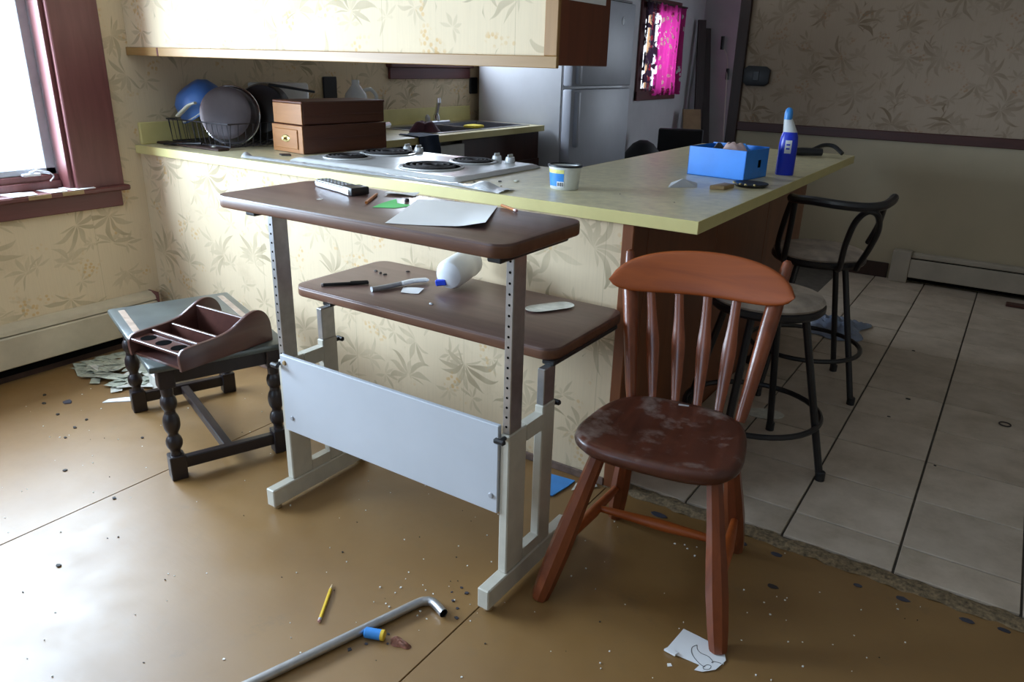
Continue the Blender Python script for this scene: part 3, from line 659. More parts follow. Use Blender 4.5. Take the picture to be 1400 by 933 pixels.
B().lathe([(0, 0), (.019, 0), (.019, .002), (0, .003)], 20, mtx((0.822, 3.22, 1.60), (0, PI / 2, 0), (1.5, 1, 1))).obj('badge', 'black', fr)
B().box(0.70, 0.80, 2.545, 3.40, 1.722, 1.738, 0.004).obj('hinge_cover', 'trim_dark', fr)

# ================================================================== DINING SIDE
# --- two tier adjustable computer cart
dk = thing('computer_cart', 'two tier computer cart with walnut shelves on white metal frame', 'cart', (2.07, -0.50, 0))
for nm, x0 in (('L', 1.662), ('R', 2.460)):
    x1 = x0 + 0.026
    f = B().box(x0 - .004, x1 + .004, -0.738, -0.33, 0.014, 0.072, 0.003).obj('foot_bar', 'white_metal', dk)
    for yy in (-0.715, -0.355): B().lathe([(.011, 0), (.013, .004), (.010, .015)], 12, mtx(((x0 + x1) / 2, yy, 0))).obj('glide', 'tan', f)
    b = B(); b.box(x0, x1, -0.655, -0.575, 0.072, 0.470, 0.003); b.box(x0, x1, -0.575, -0.500, 0.072, 0.105); b.box(x0, x1, -0.575, -0.500, 0.425, 0.470); b.box(x0, x1, -0.500, -0.440, 0.072, 0.490, 0.003)
    b.obj('side_frame', 'white_metal', dk)
    up = B().box(x0 + .002, x1 - .002, -0.650, -0.598, 0.470, 0.922, 0.002).obj('upright', 'steel', dk)
    for k in range(17):
        B().lathe([(.0033, -.0006), (.0033, .0004)], 8, mtx(((x0 + x1) / 2, -0.650, 0.490 + k * .0255), (PI / 2, 0, 0))).obj('peg_hole', 'hole', up, smooth=0)
    B().box(x0 + .002, x1 - .002, -0.497, -0.443, 0.490, 0.590, 0.002).obj('upright', 'steel', dk)
    B().box(x0 - .008, x1 + .004, -0.712, -0.420, 0.906, 0.922, 0.003).obj('bracket', 'black', dk)
    B().box(x0 - .008, x1 + .004, -0.462, -0.10, 0.588, 0.603, 0.003).obj('bracket', 'black', dk)
    for yy, zz, s_ in ((-0.655, 0.462, -1), (-0.440, 0.470, 1)):
        b = B(); b.tube([((x0 + x1) / 2, yy, zz), ((x0 + x1) / 2, yy + s_ * .022, zz)], 0.006, 8); b.box((x0 + x1) / 2 - .016, (x0 + x1) / 2 + .016, yy + s_ * .016, yy + s_ * .030, zz - .007, zz + .007, 0.004)
        b.obj('wing_knob', 'black', dk)
pn = B().box(1.680, 2.459, -0.662, -0.648, 0.248, 0.492, 0.002).obj('modesty_panel', 'panel_white', dk)
for x, z in ((1.700, 0.470), (1.715, 0.295), (2.440, 0.295)):
    B().lathe([(0, 0), (.008, 0), (.006, .004), (0, .005)], 12, mtx((x, -0.662, z), (PI / 2, 0, 0))).obj('bolt', 'tan' if z > .4 else 'grey_plastic', pn)
def shelf(x0, x1, y0, y1, z0, z1):
    t = B().prism(rrect(x0, x1, y0, y1, 0.045, 8), z0 + .004, z1, 0.0025).obj('shelf', 'lam', dk)
    B().prism(rrect(x0 - .001, x1 + .001, y0 - .001, y1 + .001, 0.046, 8), z0, z1 - .003, 0.006, seg=3).obj('bullnose', 'lam_edge', t)
shelf(1.560, 2.516, -0.740, -0.384, 0.922, 0.955)
shelf(1.535, 2.492, -0.474, -0.060, 0.603, 0.635)

# --- wooden kitchen chair
ch = thing('wooden_chair', 'red brown wooden kitchen chair with four arrow spindles and dusty seat', 'chair', (2.755, -0.34, 0), R(7))
def seat_pt(u):   # outline of the saddle seat, local
    a = 2 * PI * u; x = math.cos(a); y = math.sin(a)
    ex = 0.62
    sx = abs(x) ** ex * (1 if x > 0 else -1); sy = abs(y) ** ex * (1 if y > 0 else -1)
    w = 0.225 - 0.022 * (sy + 1)
    return sx * w, sy * 0.192
def seat_fn(u, v):
    # v 0..1 : bottom centre -> bottom edge -> rim -> top edge -> top centre
    prof = [(0, 0.398), (0.80, 0.398), (0.93, 0.404), (0.99, 0.418), (1.0, 0.428), (0.985, 0.438), (0.94, 0.444), (0.80, 0.441), (0.55, 0.434), (0.25, 0.432), (0.0, 0.434)]
    k = v * (len(prof) - 1); i = min(int(k), len(prof) - 2); f = k - i
    s_ = prof[i][0] * (1 - f) + prof[i + 1][0] * f; z = prof[i][1] * (1 - f) + prof[i + 1][1] * f
    x, y = seat_pt(u); return Vector((x * s_, y * s_, z))
b = B(); b.grid(seat_fn, 56, 20); bmesh.ops.remove_doubles(b.bm, verts=b.bm.verts[:], dist=0.0004); bmesh.ops.recalc_face_normals(b.bm, faces=b.bm.faces[:])
b.obj('seat', 'chair_seat', ch, local=True, smooth=60)
def turned(p0, p1, prof, mat, name, seg=12):
    P0, P1 = Vector(p0), Vector(p1); L = (P1 - P0).length
    return B().lathe([(r, t * L) for t, r in prof], seg, aim(P0, P1)).obj(name, mat, ch)
legp = [(0, .020), (.02, .023), (.12, .0265), (.32, .029), (.50, .027), (.60, .0245), (.72, .0225), (.9, .021), (1, .019)]
turned((2.560, -0.606, 0), (2.640, -0.470, 0.405), legp, 'chair_wood_v', 'leg', 8)
turned((3.010, -0.520, 0), (2.915, -0.415, 0.405), legp, 'chair_wood_v', 'leg', 8)
turned((2.552, -0.145, 0), (2.615, -0.225, 0.405), legp, 'chair_wood_v', 'leg', 8)
turned((2.915, -0.095, 0), (2.885, -0.205, 0.405), legp, 'chair_wood_v', 'leg', 8)
strp = [(0, .009), (.15, .011), (.5, .016), (.85, .011), (1, .009)]
turned((2.588, -0.556, 0.145), (2.568, -0.166, 0.13), strp, 'chair_wood', 'stretcher')
turned((2.980, -0.482, 0.145), (2.908, -0.128, 0.13), strp, 'chair_wood', 'stretcher')
turned((2.578, -0.33, 0.137), (2.942, -0.28, 0.137), strp, 'chair_wood', 'stretcher')
postp = [(0, .014), (.08, .017), (.3, .0195), (.55, .022), (.72, .0225), (.80, .019), (.95, .0145), (.985, .0125), (1, .006)]
turned((2.590, -0.190, 0.430), (2.488, -0.052, 0.816), postp, 'chair_wood_v', 'back_post')
turned((2.893, -0.170, 0.436), (2.914, 0.000, 0.842), postp, 'chair_wood_v', 'back_post')
# crest rail: bowed board with arched top
cl = Vector((2.462, -0.112, 0.742)); cr = Vector((2.958, -0.058, 0.765)); cxv = (cr - cl); clen = cxv.length; ex = cxv.normalized()
nrm = Vector((-ex.y, ex.x, 0)).normalized(); upv = Vector((nrm.x * 0.30, nrm.y * 0.30, 0.954)).normalized()
def crest(u, v):
    s_ = u * 2 - 1; a = v * 2 * PI
    hh = 0.050 * (1 - abs(s_) ** 6 * .75) ; arch = 0.046 * (1 - s_ * s_)
    if abs(s_) > 0.93: hh *= math.sqrt(max(0.0, 1 - ((abs(s_) - 0.93) / 0.07) ** 2)) * .92 + .05
    cz = math.copysign(abs(math.sin(a)) ** 0.45, math.sin(a)); cy = math.copysign(abs(math.cos(a)) ** 0.6, math.cos(a))
    top = hh + arch * .9; z = top * cz if cz > 0 else hh * .85 * cz + arch * .28
    if cz > 0: z += arch * .28 * (1 - cz)
    th = 0.0125 * (1 - .25 * max(cz, 0))
    return cl + ex * (u * clen) + nrm * (0.030 * (1 - s_ * s_) - 0.006 + th * cy) + upv * z
B().grid(crest, 40, 24).obj('crest_rail', 'chair_wood', ch, smooth=60)
def crest_c(u): s_ = u * 2 - 1; return cl + ex * (u * clen) + nrm * (0.030 * (1 - s_ * s_) - 0.006) + upv * (-0.020)
for k, (bx, by) in enumerate(((2.645, -0.170), (2.708, -0.158), (2.768, -0.150), (2.828, -0.150))):
    p0 = Vector((bx, by, 0.434)); p1 = crest_c(0.235 + 0.158 * k)
    path = [p0.lerp(p1, i / 14) + nrm * (0.010 * math.sin(PI * i / 14)) for i in range(15)]
    ws = [.010, .0112, .0125, .0138, .0150, .0160, .0170, .0175, .0168, .0150, .0132, .0122, .0116, .0112, .011]
    B().tube(path, ws, 10, flat=(0.5, 1.15)).obj('spindle', 'chair_wood_v', ch)
for k in range(7):   # white paint drips on the left leg
    q = Vector((2.560, -0.606, 0)).lerp(Vector((2.640, -0.470, 0.405)), 0.22 + k * .055)
    B().lathe([(0, -.0011), (.0016, -.0005), (.0016, .0005), (0, .0011)], 6, Matrix.Translation(q + Vector((-0.0225, -0.009, 0))) @ Matrix.Diagonal((1, 1, 7.5 if k % 2 else 5, 1))).obj('paint_drip', 'chip_white', ch)
tag(B().tube([(2.725, -0.178, 0.4405), (2.752, -0.170, 0.4405)], [.0045, .0045], 6).obj('lint_scrap', 'silver'), 'small crumpled foil scrap at the back of the chair seat', 'scrap')

# --- low side table with bobbin turned legs
st = thing('side_table', 'low dark side table with bobbin turned legs near the heater', 'table', (1.048, -0.518, 0), R(-20.4))
B().box(-0.345, 0.345, -0.22, 0.22, 0.388, 0.410, 0.008, seg=2).obj('tabletop', 'table_top', st, local=True)
for y in (-0.190, 0.168): B().box(-0.30, 0.22, y, y + .022, 0.4098, 0.4112, 0.0004).obj('inlay_strip', 'inlay', st, local=True)
def bobbin(x, y):
    b = B(); b.box(x - .025, x + .025, y - .025, y + .025, 0.0, 0.085, 0.003); b.box(x - .025, x + .025, y - .025, y + .025, 0.325, 0.388, 0.003)
    pr = []
    z = 0.085
    for hgt, r in ((.020, .014), (.048, .024), (.012, .014), (.068, .0245), (.012, .015), (.050, .0235), (.030, .017)):
        for k in range(7): pr.append((0.018 + (r - 0.016) * math.sin(PI * k / 6) ** .7 if k not in (0, 6) else 0.0175, z + hgt * k / 6))
        z += hgt
    b.lathe(pr, 14, mtx((x, y, 0))); return b
for x in (-.300, .305):
    for y in (-.170, .170): bobbin(x, y).obj('leg', 'table_dark', st, local=True)
for x in (-.300, .305): B().box(x - .014, x + .014, -.150, .150, 0.032, 0.072, 0.003).obj('stretcher', 'table_dark', st, local=True)
B().box(-.287, .292, -.015, .015, 0.036, 0.068, 0.003).obj('stretcher', 'table_dark', st, local=True)
for y in (-.170, .170): B().box(-.28, .285, y - .010, y + .010, 0.335, 0.388, 0.002).obj('apron', 'table_dark', st, local=True)
for x in (-.300, .305): B().box(x - .010, x + .010, -.150, .150, 0.335, 0.388, 0.002).obj('apron', 'table_dark', st, local=True)
# --- wooden caddy with cup holes on the side table
cd = thing('wooden_caddy', 'wavy sided dark wooden caddy with three cup holes on the side table', 'caddy', (1.268, -0.632, 0.4115), R(2))
def caddy_side(x0, x1):
    prof = [(-.175, .0), (-.178, .042), (-.170, .060), (-.150, .068), (-.10, .070), (-.04, .072), (.01, .080), (.05, .098), (.085, .114), (.115, .119), (.140, .112), (.160, .092), (.172, .060), (.175, .0)]
    pts = smoothpath([(y, z, 0) for y, z in prof], 4)
    return B().prism([(p.x, p.y) for p in pts], x0, x1, 0.002, mtx=Matrix(((0, 0, 1, 0), (1, 0, 0, 0), (0, 1, 0, 0), (0, 0, 0, 1))))
caddy_side(-.130, -.117).obj('side_panel', 'caddy', cd, local=True); caddy_side(.117, .130).obj('side_panel', 'caddy', cd, local=True)
B().box(-.117, .117, -.165, .160, 0.0, 0.008).obj('bottom_panel', 'caddy', cd, local=True)
hp = B().box(-.117, .117, -.172, -.105, 0.046, 0.056, 0.002).obj('cup_shelf', 'caddy', cd, local=True)
for x in (-.075, 0, .075): B().lathe([(.024, .0), (.024, .0006), (0, .0006)], 20, mtx((x, -.138, 0.0560))).obj('cup_hole', 'hole', hp, local=True, smooth=0)
for y, h in ((-.100, .066), (-.030, .068), (.070, .104)): B().box(-.117, .117, y, y + .010, 0.008, h, 0.002).obj('divider', 'caddy', cd, local=True)

# --- bar stools
def stool(label, cx, cy, rot, back=False):
    t = thing('bar_stool', label, 'stool', (cx, cy, 0.006), rot, 'bar stools')
    B().lathe([(0, .555), (.13, .555), (.178, .562), (.186, .572), (.186, .585), (.178, .590), (0, .590)], 40).obj('seat_rim', 'black_metal', t, local=True)
    B().lathe([(.176, .588), (.182, .598), (.172, .610), (.135, .619), (.07, .622), (0, .623)], 40).obj('cushion', 'cushion', t, local=True)
    for k in range(4):
        a = k * PI / 2
        c, s_ = math.cos(a), math.sin(a)
        b = B(); b.tube([(c * .265, s_ * .265, 0.0), (c * .130, s_ * .130, .56)], .0125, 10); lg = b.obj('leg', 'black_metal', t, local=True)
        B().lathe([(.016, 0.0), (.016, .030), (.013, .033)], 12, mtx((c * .2645, s_ * .2645, 0))).obj('foot_cap', 'black', lg, local=True)
    ring = [(0.228 * math.cos(2 * PI * k / 40), 0.228 * math.sin(2 * PI * k / 40), 0.19) for k in range(40)]
    B().tube(ring, .010, 8, closed=True).obj('foot_ring', 'black_metal', t, local=True)
    return t
a1 = math.atan2(.453 - .47, 3.02 - 2.752)
stool('backless round bar stool behind the wooden chair', 2.760, .470, a1)
s2 = stool('bar stool with curled rail backrest under the bar counter', 2.742, 1.277, math.atan2(1.17 - 1.277, 2.995 - 2.742))
rail = smoothpath([(2.672, 0.965, 0.857), (2.702, 0.925, 0.860), (2.77, 0.875, 0.868), (2.86, 0.850, 0.868), (2.94, 0.868, 0.866), (2.990, 0.925, 0.868), (3.008, 1.00, 0.876), (3.012, 1.05, 0.888)], 8)
B().tube(rail, [.0165] * (len(rail) - 6) + [.0165, .0165, .016, .0155, .014, .009], 10).obj('back_rail', 'black_metal', s2)
lp = smoothpath([(2.852, 1.115, .575), (2.868, 1.06, .60), (2.885, 0.99, .70), (2.915, 0.92, .80), (2.955, 0.885, .850), (2.985, 0.92, .835), (2.985, 1.00, .77), (2.955, 1.09, .68), (2.925, 1.14, .61), (2.912, 1.17, .575)], 8)
B().tube(lp, .0115, 10).obj('back_loop', 'black_metal', s2)
lp2 = smoothpath([(2.640, 1.13, .575), (2.655, 1.07, .62), (2.675, 1.01, .74), (2.692, 0.945, .855)], 8)
B().tube(lp2, .0115, 10).obj('back_post', 'black_metal', s2)
lp3 = smoothpath([(2.615, 1.17, .575), (2.61, 1.12, .64), (2.640, 1.05, .76), (2.676, 0.972, .853)], 8)
B().tube(lp3, .0115, 10).obj('back_post', 'black_metal', s2)
lp4 = smoothpath([(2.945, 1.10, .70), (2.975, 1.05, .78), (2.995, 0.96, .862)], 8)
B().tube(lp4, .0105, 10).obj('back_post', 'black_metal', s2)

# ================================================================== ON THE PENINSULA
ZC = 0.9155
# --- drop-in cooktop
ck = thing('cooktop', 'white four burner electric cooktop set in the counter', 'cooktop', (1.35, 0.35, ZC))
def ctop(u, v):
    x = 0.925 + u * .845; y = 0.072 + v * .55
    e = min(u, 1 - u) * .845; f = min(v, 1 - v) * .55; d = min(e, f)
    z = ZC + 0.003 + 0.014 * min(d / 0.02, 1) - (0.004 if d > .05 else 0.004 * max(0, (d - .02) / .03))
    return Vector((x, y, z))
B().grid(ctop, 60, 44).obj('top_plate', 'white_enamel', ck)
B().box(0.927, 1.768, 0.074, 0.620, ZC, ZC + .003).obj('base_flange', 'white_enamel', ck)
for bx, by, r in ((1.075, .245, .085), (1.090, .475, .108), (1.505, .258, .112), (1.525, .495, .084)):
    br = B().lathe([(r + .014, .0), (r + .012, .004), (r + .004, .005), (r, .001), (r * .6, -.002), (0, -.003)], 36, mtx((bx, by, ZC + .014)), cap=False).obj('drip_pan', 'white_enamel', ck)
    turns = 4; pts = [(bx + (0.018 + (r - 0.02) * k / (turns * 18)) * math.cos(2 * PI * k / 18), by + (0.018 + (r - 0.02) * k / (turns * 18)) * math.sin(2 * PI * k / 18), ZC + .0205) for k in range(turns * 18 + 1)]
    B().tube(pts, .0048, 6).obj('coil', 'burner', br)
    B().lathe([(r * .99, -.0005), (0, -.0015)], 30, mtx((bx, by, ZC + .0158)), cap=False).obj('soot_pan', 'hole', br)
for kx in (1.10, 1.165, 1.58, 1.645):
    k = B().lathe([(.021, 0), (.020, .010), (.017, .022), (0, .023)], 20, mtx((kx, .585, ZC + .013))).obj('knob', 'white_enamel', ck)
    B().box(kx - .003, kx + .003, .568, .602, ZC + .034, ZC + .046, 0.002).obj('knob_grip', 'white_enamel', k)
# --- foil strip along the counter edge
def foil(u, v):
    x = 0.70 + u * 1.30; k = math.sin(x * 57) * .5 + math.sin(x * 133 + 2) * .5
    wd = 0.020 + (0.030 * max(0, u - .86) / .14) + (0.006 * max(0, .06 - u) / .06)
    y = 0.038 + (v - .5) * 2 * wd + .0015 * k
    z = ZC + 0.001 + (0.007 + .0012 * k + (0.018 * math.exp(-((u - .93) / .03) ** 2)) + .012 * math.exp(-(u / .012) ** 2)) * math.sin(PI * v) ** .8
    return Vector((x, y, z))
tag(B().grid(foil, 220, 8).obj('foil_strip', 'foil'), 'crinkled clear foil strip along the counter front edge', 'foil')
# --- wooden box with a drawer
bx = thing('wooden_box', 'varnished wooden box with one small front drawer on the counter', 'box', (0.72, 0.50, ZC), R(-7))
B().box(-.112, .112, -.228, .230, 0.0, 0.118, 0.003).obj('lower_case', 'box_wood_shaded', bx, local=True)
B().box(-.106, .106, -.220, .225, 0.120, 0.212, 0.004).obj('lid', 'box_wood_shaded', bx, local=True)
B().box(-.108, .108, -.225, .228, 0.206, 0.216, 0.003).obj('lid_top', 'box_wood_shaded', bx, local=True)
B().box(-.105, .105, -.226, -.2205, 0.122, 0.205, 0.001).obj('lid_front', 'box_wood_lit', bx, local=True)
B().box(-.112, .112, -.233, -.2282, 0.002, 0.116, 0.001).obj('front_frame', 'box_wood_lit', bx, local=True)
dr = B().box(-.085, .080, -.238, -.2335, 0.018, 0.100, 0.002).obj('drawer', 'box_wood_lit', bx, local=True)
b = B(); b.lathe([(0, 0), (.020, 0), (.017, .003), (0, .004)], 16, mtx((-.004, -.238, .060), (PI / 2, 0, 0), (1.6, .8, 1))); b.lathe([(0, 0), (.005, 0), (.004, .010), (.009, .016), (0, .020)], 12, mtx((-.004, -.240, .060), (PI / 2, 0, 0)))
b.obj('drawer_pull', 'brass', dr, local=True)
for z in (.060, .158): B().box(.1105 if z < .1 else .1045, .1135 if z < .1 else .1075, -.215, .220, z - .004, z + .004, 0.001).obj('side_moulding', 'box_wood_shaded', bx, local=True)
# --- dish rack with bowl and pots
rk = thing('dish_rack', 'dark wire dish rack in the corner of the counter', 'rack', (0.19, 0.33, ZC))
X0, X1, Y0, Y1 = 0.050, 0.470, 0.140, 0.46
for z, g in ((ZC + .012, 0.0), (ZC + .11, 0.012)):
    B().tube([(X0 - g, Y0 - g, z), (X1 + g, Y0 - g, z), (X1 + g, Y1 + g, z), (X0 - g, Y1 + g, z)], .0032, 6, closed=True).obj('rim_wire', 'wire', rk)
for k in range(13):
    f = k / 12; x = X0 + (X1 - X0) * f
    B().tube([(x, Y0 - .012, ZC + .11), (x, Y0, ZC + .012), (x, Y1, ZC + .012), (x, Y1 + .012, ZC + .11)], .0018, 5).obj('wire', 'wire', rk)
for k in range(9):
    y = Y0 + (Y1 - Y0) * k / 8
    B().tube([(X0 - .012, y, ZC + .11), (X0, y, ZC + .010), (X1, y, ZC + .010), (X1 + .012, y, ZC + .11)], .0018, 5).obj('wire', 'wire', rk)
B().box(0.010, 0.47, 0.075, 0.135, ZC, ZC + .010, 0.004).obj('drip_tray', 'trim_dark', rk)
bw = thing('blue_bowl', 'blue plastic mixing bowl tipped over in the dish rack', 'bowl', (0.165, 0.27, ZC + .115))
mb = Matrix.Translation((0.150, 0.240, 1.092)) @ Vector((-.22, -.50, .72)).to_track_quat('Z', 'Y').to_matrix().to_4x4() @ Matrix.Diagonal((.90, .90, 1.05, 1))
B().lathe([(0.040, .088), (.07, .084), (.105, .060), (.122, .020), (.128, -.008), (.134, -.010), (.134, -.016), (.124, -.014), (.114, .022), (.098, .054), (.066, .076), (0, .080)], 36, mb, cap=True).obj('shell', 'blue_bowl', bw)
B().tube([(0.128 * math.cos(R(a)) , 0.128 * math.sin(R(a)), -.012) for a in range(0, 360, 12)], .006, 8, closed=True).obj('rolled_rim', 'cream_plastic', bw, local=True).matrix_local = world_of(bw).inverted() @ mb
pt = thing('stock_pot', 'dented grey aluminium pot standing on edge in the rack', 'pot', (0.34, 0.24, ZC + .02))
mp = mtx((0.345, 0.235, 1.058), (R(78), 0, R(34)), (.94, .94, .7))
B().lathe([(0, .052), (.10, .054), (.122, .046), (.126, .0), (.130, -.050), (.138, -.052), (.138, -.058), (.126, -.056), (.120, .0), (.11, .040), (0, .044)], 44, mp, cap=False).obj('body', 'pot', pt)
B().tube([(0.139 * math.cos(R(a)), 0.139 * math.sin(R(a)), -.055) for a in range(0, 360, 10)], .0045, 8, closed=True).obj('rim', 'chrome', pt, local=True).matrix_local = world_of(pt).inverted() @ mp
pn2 = thing('black_pan', 'black frying pan tilted behind the aluminium pot', 'pan', (0.36, 0.44, ZC + .02))
mp2 = mtx((0.375, 0.395, 1.075), (R(72), 0, R(34)))
B().lathe([(0, .0), (.105, .0), (.128, -.036), (.133, -.036), (.110, .006), (0, .006)], 36, mp2, cap=False).obj('body', 'black_metal', pn2)
b = B(); b.tube([(0.39, 0.44, 1.185), (0.44, 0.49, 1.175), (0.54, 0.58, 1.155)], [.012, .012, .009], 8, flat=(1.4, .6)); b.obj('handle', 'black', pn2)
spt = thing('spatula', 'cream plastic ladle resting between the bowl and the pot', 'utensil', (0.20, 0.24, ZC + .02))
B().tube(smoothpath([(0.165, 0.105, 1.045), (0.195, 0.115, 1.07), (0.23, 0.125, 1.095), (0.26, 0.135, 1.105)]), [.0135] * 8 + [.0125] * 8 + [.010] * 9, 10, flat=(1.2, .6)).obj('handle', 'cream_plastic', spt)
tag(B().box(0.150, 0.320, 0.505, 0.745, ZC, 1.186, 0.01, seg=2).obj('white_carton', 'white_enamel'), 'white carton standing behind the dish rack', 'carton')
b = B().lathe([(.055, 0), (.06, .02), (.06, .10), (.055, .13), (.03, .16), (.018, .175), (.018, .19), (0, .19)], 24, mtx((0.485, 0.88, ZC)))
jg = thing('white_jug', 'white plastic jug with handle behind the wooden box', 'jug', (0.33, 1.06, ZC))
B().lathe([(0, 0), (.062, 0), (.066, .02), (.066, .17), (.055, .215), (.024, .255), (.020, .262), (.020, .285), (0, .285)], 24, mtx((0.33, 1.06, ZC))).obj('body', 'white_enamel', jg)
B().tube(smoothpath([(0.345, 1.10, ZC + .23), (0.355, 1.15, ZC + .235), (0.37, 1.175, ZC + .19), (0.36, 1.125, ZC + .12)]), .010, 8).obj('handle', 'white_enamel', jg)
b.bm.free()
tag(B().box(0.0005, 0.012, 1.132, 1.235, 1.082, 1.207, 0.004).obj('outlet_cover', 'black'), 'black outlet cover on the wall over the wooden box', 'outlet')
tag(B().box(0.0005, 0.012, 2.51, 2.60, 1.09, 1.20, 0.004).obj('outlet_cover', 'black'), 'black outlet cover between sink and refrigerator', 'outlet')
# bits on the corner of the counter
tag(B().tube([(0.10, 0.06, ZC + .006), (0.30, 0.115, ZC + .018)], .005, 8).obj('cooking_fork', 'black'), 'thin black utensil lying on the dish rack tray', 'utensil')
tag(B().lathe([(0, 0), (.012, .001), (.013, .008), (.006, .014), (0, .015)], 14, mtx((0.385, 0.115, ZC))).obj('cork', 'cream_plastic'), 'small pale stopper in front of the dish rack', 'stopper')
tag(B().prism([(0.73, 0.185), (0.77, 0.165), (0.80, 0.19), (0.765, 0.215)], ZC, ZC + .006, .001).obj('brown_crumb', 'dark_leather'), 'small brown scrap in front of the wooden box', 'scrap')
# --- plastic tub
tb = thing('plastic_tub', 'clear plastic food tub with blue label and black rim', 'tub', (2.105, 0.225, ZC), R(10))
B().lathe([(0, 0), (.040, 0), (.043, .004), (.0475, .066), (.049, .068), (.049, .076), (.046, .076), (.044, .066), (.040, .008), (0, .006)], 36, Matrix.Diagonal((1.12, 0.92, 1, 1)), cap=False).obj('body', 'tub', tb, local=True)
B().lathe([(.0485, .074), (.0525, .074), (.0525, .080), (.047, .081)], 36, Matrix.Diagonal((1.12, 0.92, 1, 1)), cap=False).obj('rim', 'black', tb, local=True)
def lab(a0, a1, z0, z1, off=.0006):
    def fn(u, v):
        a = R(a0 + (a1 - a0) * u); z = z0 + (z1 - z0) * v; r = .043 + .0045 * (z - .004) / .062 + off
        return Vector((1.12 * r * math.cos(a), .92 * r * math.sin(a), z))
    return B().grid(fn, 12, 4)
l1 = lab(205, 283, .012, .054).obj('label', 'tub_blue', tb, local=True); lab(205, 283, .054, .066).obj('label_band', 'tub_yellow', tb, local=True)
lab(256, 284, .010, .028, .0011).obj('barcode_patch', 'white_paper', l1, local=True)
for k, a in enumerate((259, 262, 264, 268, 271, 273, 277, 280)): lab(a, a + (1.2 if k % 3 else 2), .013, .025, .0015).obj('barcode_bar', 'pink_pane', l1, local=True)
# --- blue box, bottle and small things on the bar return
bb = thing('blue_box', 'open blue cardboard box with odds and ends on the bar', 'box', (2.414, 0.960, ZC), R(-8))
wx, wy, hh, tk = .118, .098, .108, .003
fb = B().box(-wx, wx, -wy, -wy + tk, 0, hh).obj('front_panel', 'blue_card', bb, local=True)
B().box(-wx, wx, wy - tk, wy, 0, hh + .004).obj('rear_panel', 'blue_card', bb, local=True); B().box(-wx, -wx + tk, -wy, wy, 0, hh).obj('side_panel', 'blue_card', bb, local=True)
sp = B().box(wx - tk, wx, -wy, wy, 0, hh).obj('side_panel', 'blue_card', bb, local=True); B().box(-wx, wx, -wy, wy, 0, .003).obj('bottom_panel', 'blue_card', bb, local=True)
B().box(wx - .0005, wx + .0012, .012, .034, .040, .068, .0004).obj('hand_hole', 'hole', sp, local=True)
cloth_lump('pink_rag', 'skin_pink', 'pale pink crumpled rag in the blue box', 2.435, 0.935, ZC + .085, .055, .045, .042, 8)
cloth_lump('green_packet', 'light_blue', 'pale blue packet inside the blue box beside the rag', 2.455, 1.005, ZC + .085, .035, .022, .030, 12, 'packet')
cloth_lump('black_pouch', 'black', 'black pouch in the rear corner of the blue box', 2.355, 1.005, ZC + .075, .04, .03, .035, 4, 'pouch')
bt = thing('cleaner_bottle', 'blue cleaner bottle with white angled neck behind the blue box', 'bottle', (2.588, 1.142, ZC), R(15))
def oval(prof, a=1.25, c=.8): return B().lathe(prof, 28, Matrix.Diagonal((a, c, 1, 1)), cap=False)
oval([(0, 0), (.026, 0), (.028, .004), (.028, .12), (.026, .145), (.0225, .160), (.021, .166)]).obj('body', 'blue_bottle', bt, local=True)
b = B()
def neck(u, v):
    a = 2 * PI * u; r = .0225 - .009 * v; return Vector((1.2 * r * math.cos(a) - .014 * v, .85 * r * math.sin(a) - .004 * v, .165 + .050 * v))
b.grid(neck, 24, 8).obj('neck', 'white_enamel', bt, local=True)
B().lathe([(.0155, .212), (.0155, .236), (.0125, .250), (.006, .256), (0, .257)], 20, mtx((-.015, -.004, 0))).obj('cap', 'light_blue', bt, local=True)
def blab(u, v):
    a = R(250 + 40 * u); return Vector((1.25 * .0287 * math.cos(a), .8 * .0287 * math.sin(a), .085 + .05 * v))
B().grid(blab, 8, 4).obj('label', 'white_enamel', bt, local=True)
for k, z in enumerate((.100, .115)):
    def mk(u, v, z=z, k=k):
        a = R(258 + 22 * u); return Vector((1.25 * .0291 * math.cos(a), .8 * .0291 * math.sin(a), z + .006 * v))
    B().grid(mk, 6, 2).obj('label_mark', 'blue_bottle', bt, local=True)
b = B(); p = [(2.363, 0.494), (2.446, 0.566)]
b.bm.verts.new; v0 = [Vector((2.365, .494, ZC + .0005)), Vector((2.444, .566, ZC + .0005)), Vector((2.376, .596, ZC + .021)), Vector((2.325, .62, ZC + .0005)), Vector((2.40, .68, ZC + .0005))]
vs = [b.bm.verts.new(v) for v in v0]; b.bm.faces.new((vs[0], vs[1], vs[2])); b.bm.faces.new((vs[0], vs[2], vs[3])); b.bm.faces.new((vs[1], vs[4], vs[2])); bmesh.ops.solidify(b.bm, geom=b.bm.faces[:], thickness=.0006)
tag(b.obj('paper_tent', 'white_paper', smooth=0), 'small folded white paper tent on the bar counter', 'paper')
ds = thing('black_dish', 'flat black round dish near the bar counter edge', 'dish', (2.578, 0.735, ZC))
B().lathe([(0, 0), (.052, 0), (.062, .010), (.060, .013), (.048, .009), (0, .007)], 32, mtx((2.578, .735, ZC))).obj('plate', 'black', ds)
for a in (200, 215, 250, 270, 300): B().lathe([(0, 0), (.006, .002), (.004, .007), (0, .008)], 8, mtx((2.578 + .058 * math.cos(R(a)), .735 + .058 * math.sin(R(a)), ZC + .008))).obj('bead', 'brass', ds)
tag(B().prism([(2.49, .560), (2.535, .575), (2.545, .655), (2.505, .665)], ZC, ZC + .014, .002).obj('tan_block', 'tan'), 'small tan wooden block beside the black dish', 'block')
ci = thing('curling_iron', 'black curling iron with bent handle at the end of the bar', 'appliance', (2.49, 1.98, ZC), 0)
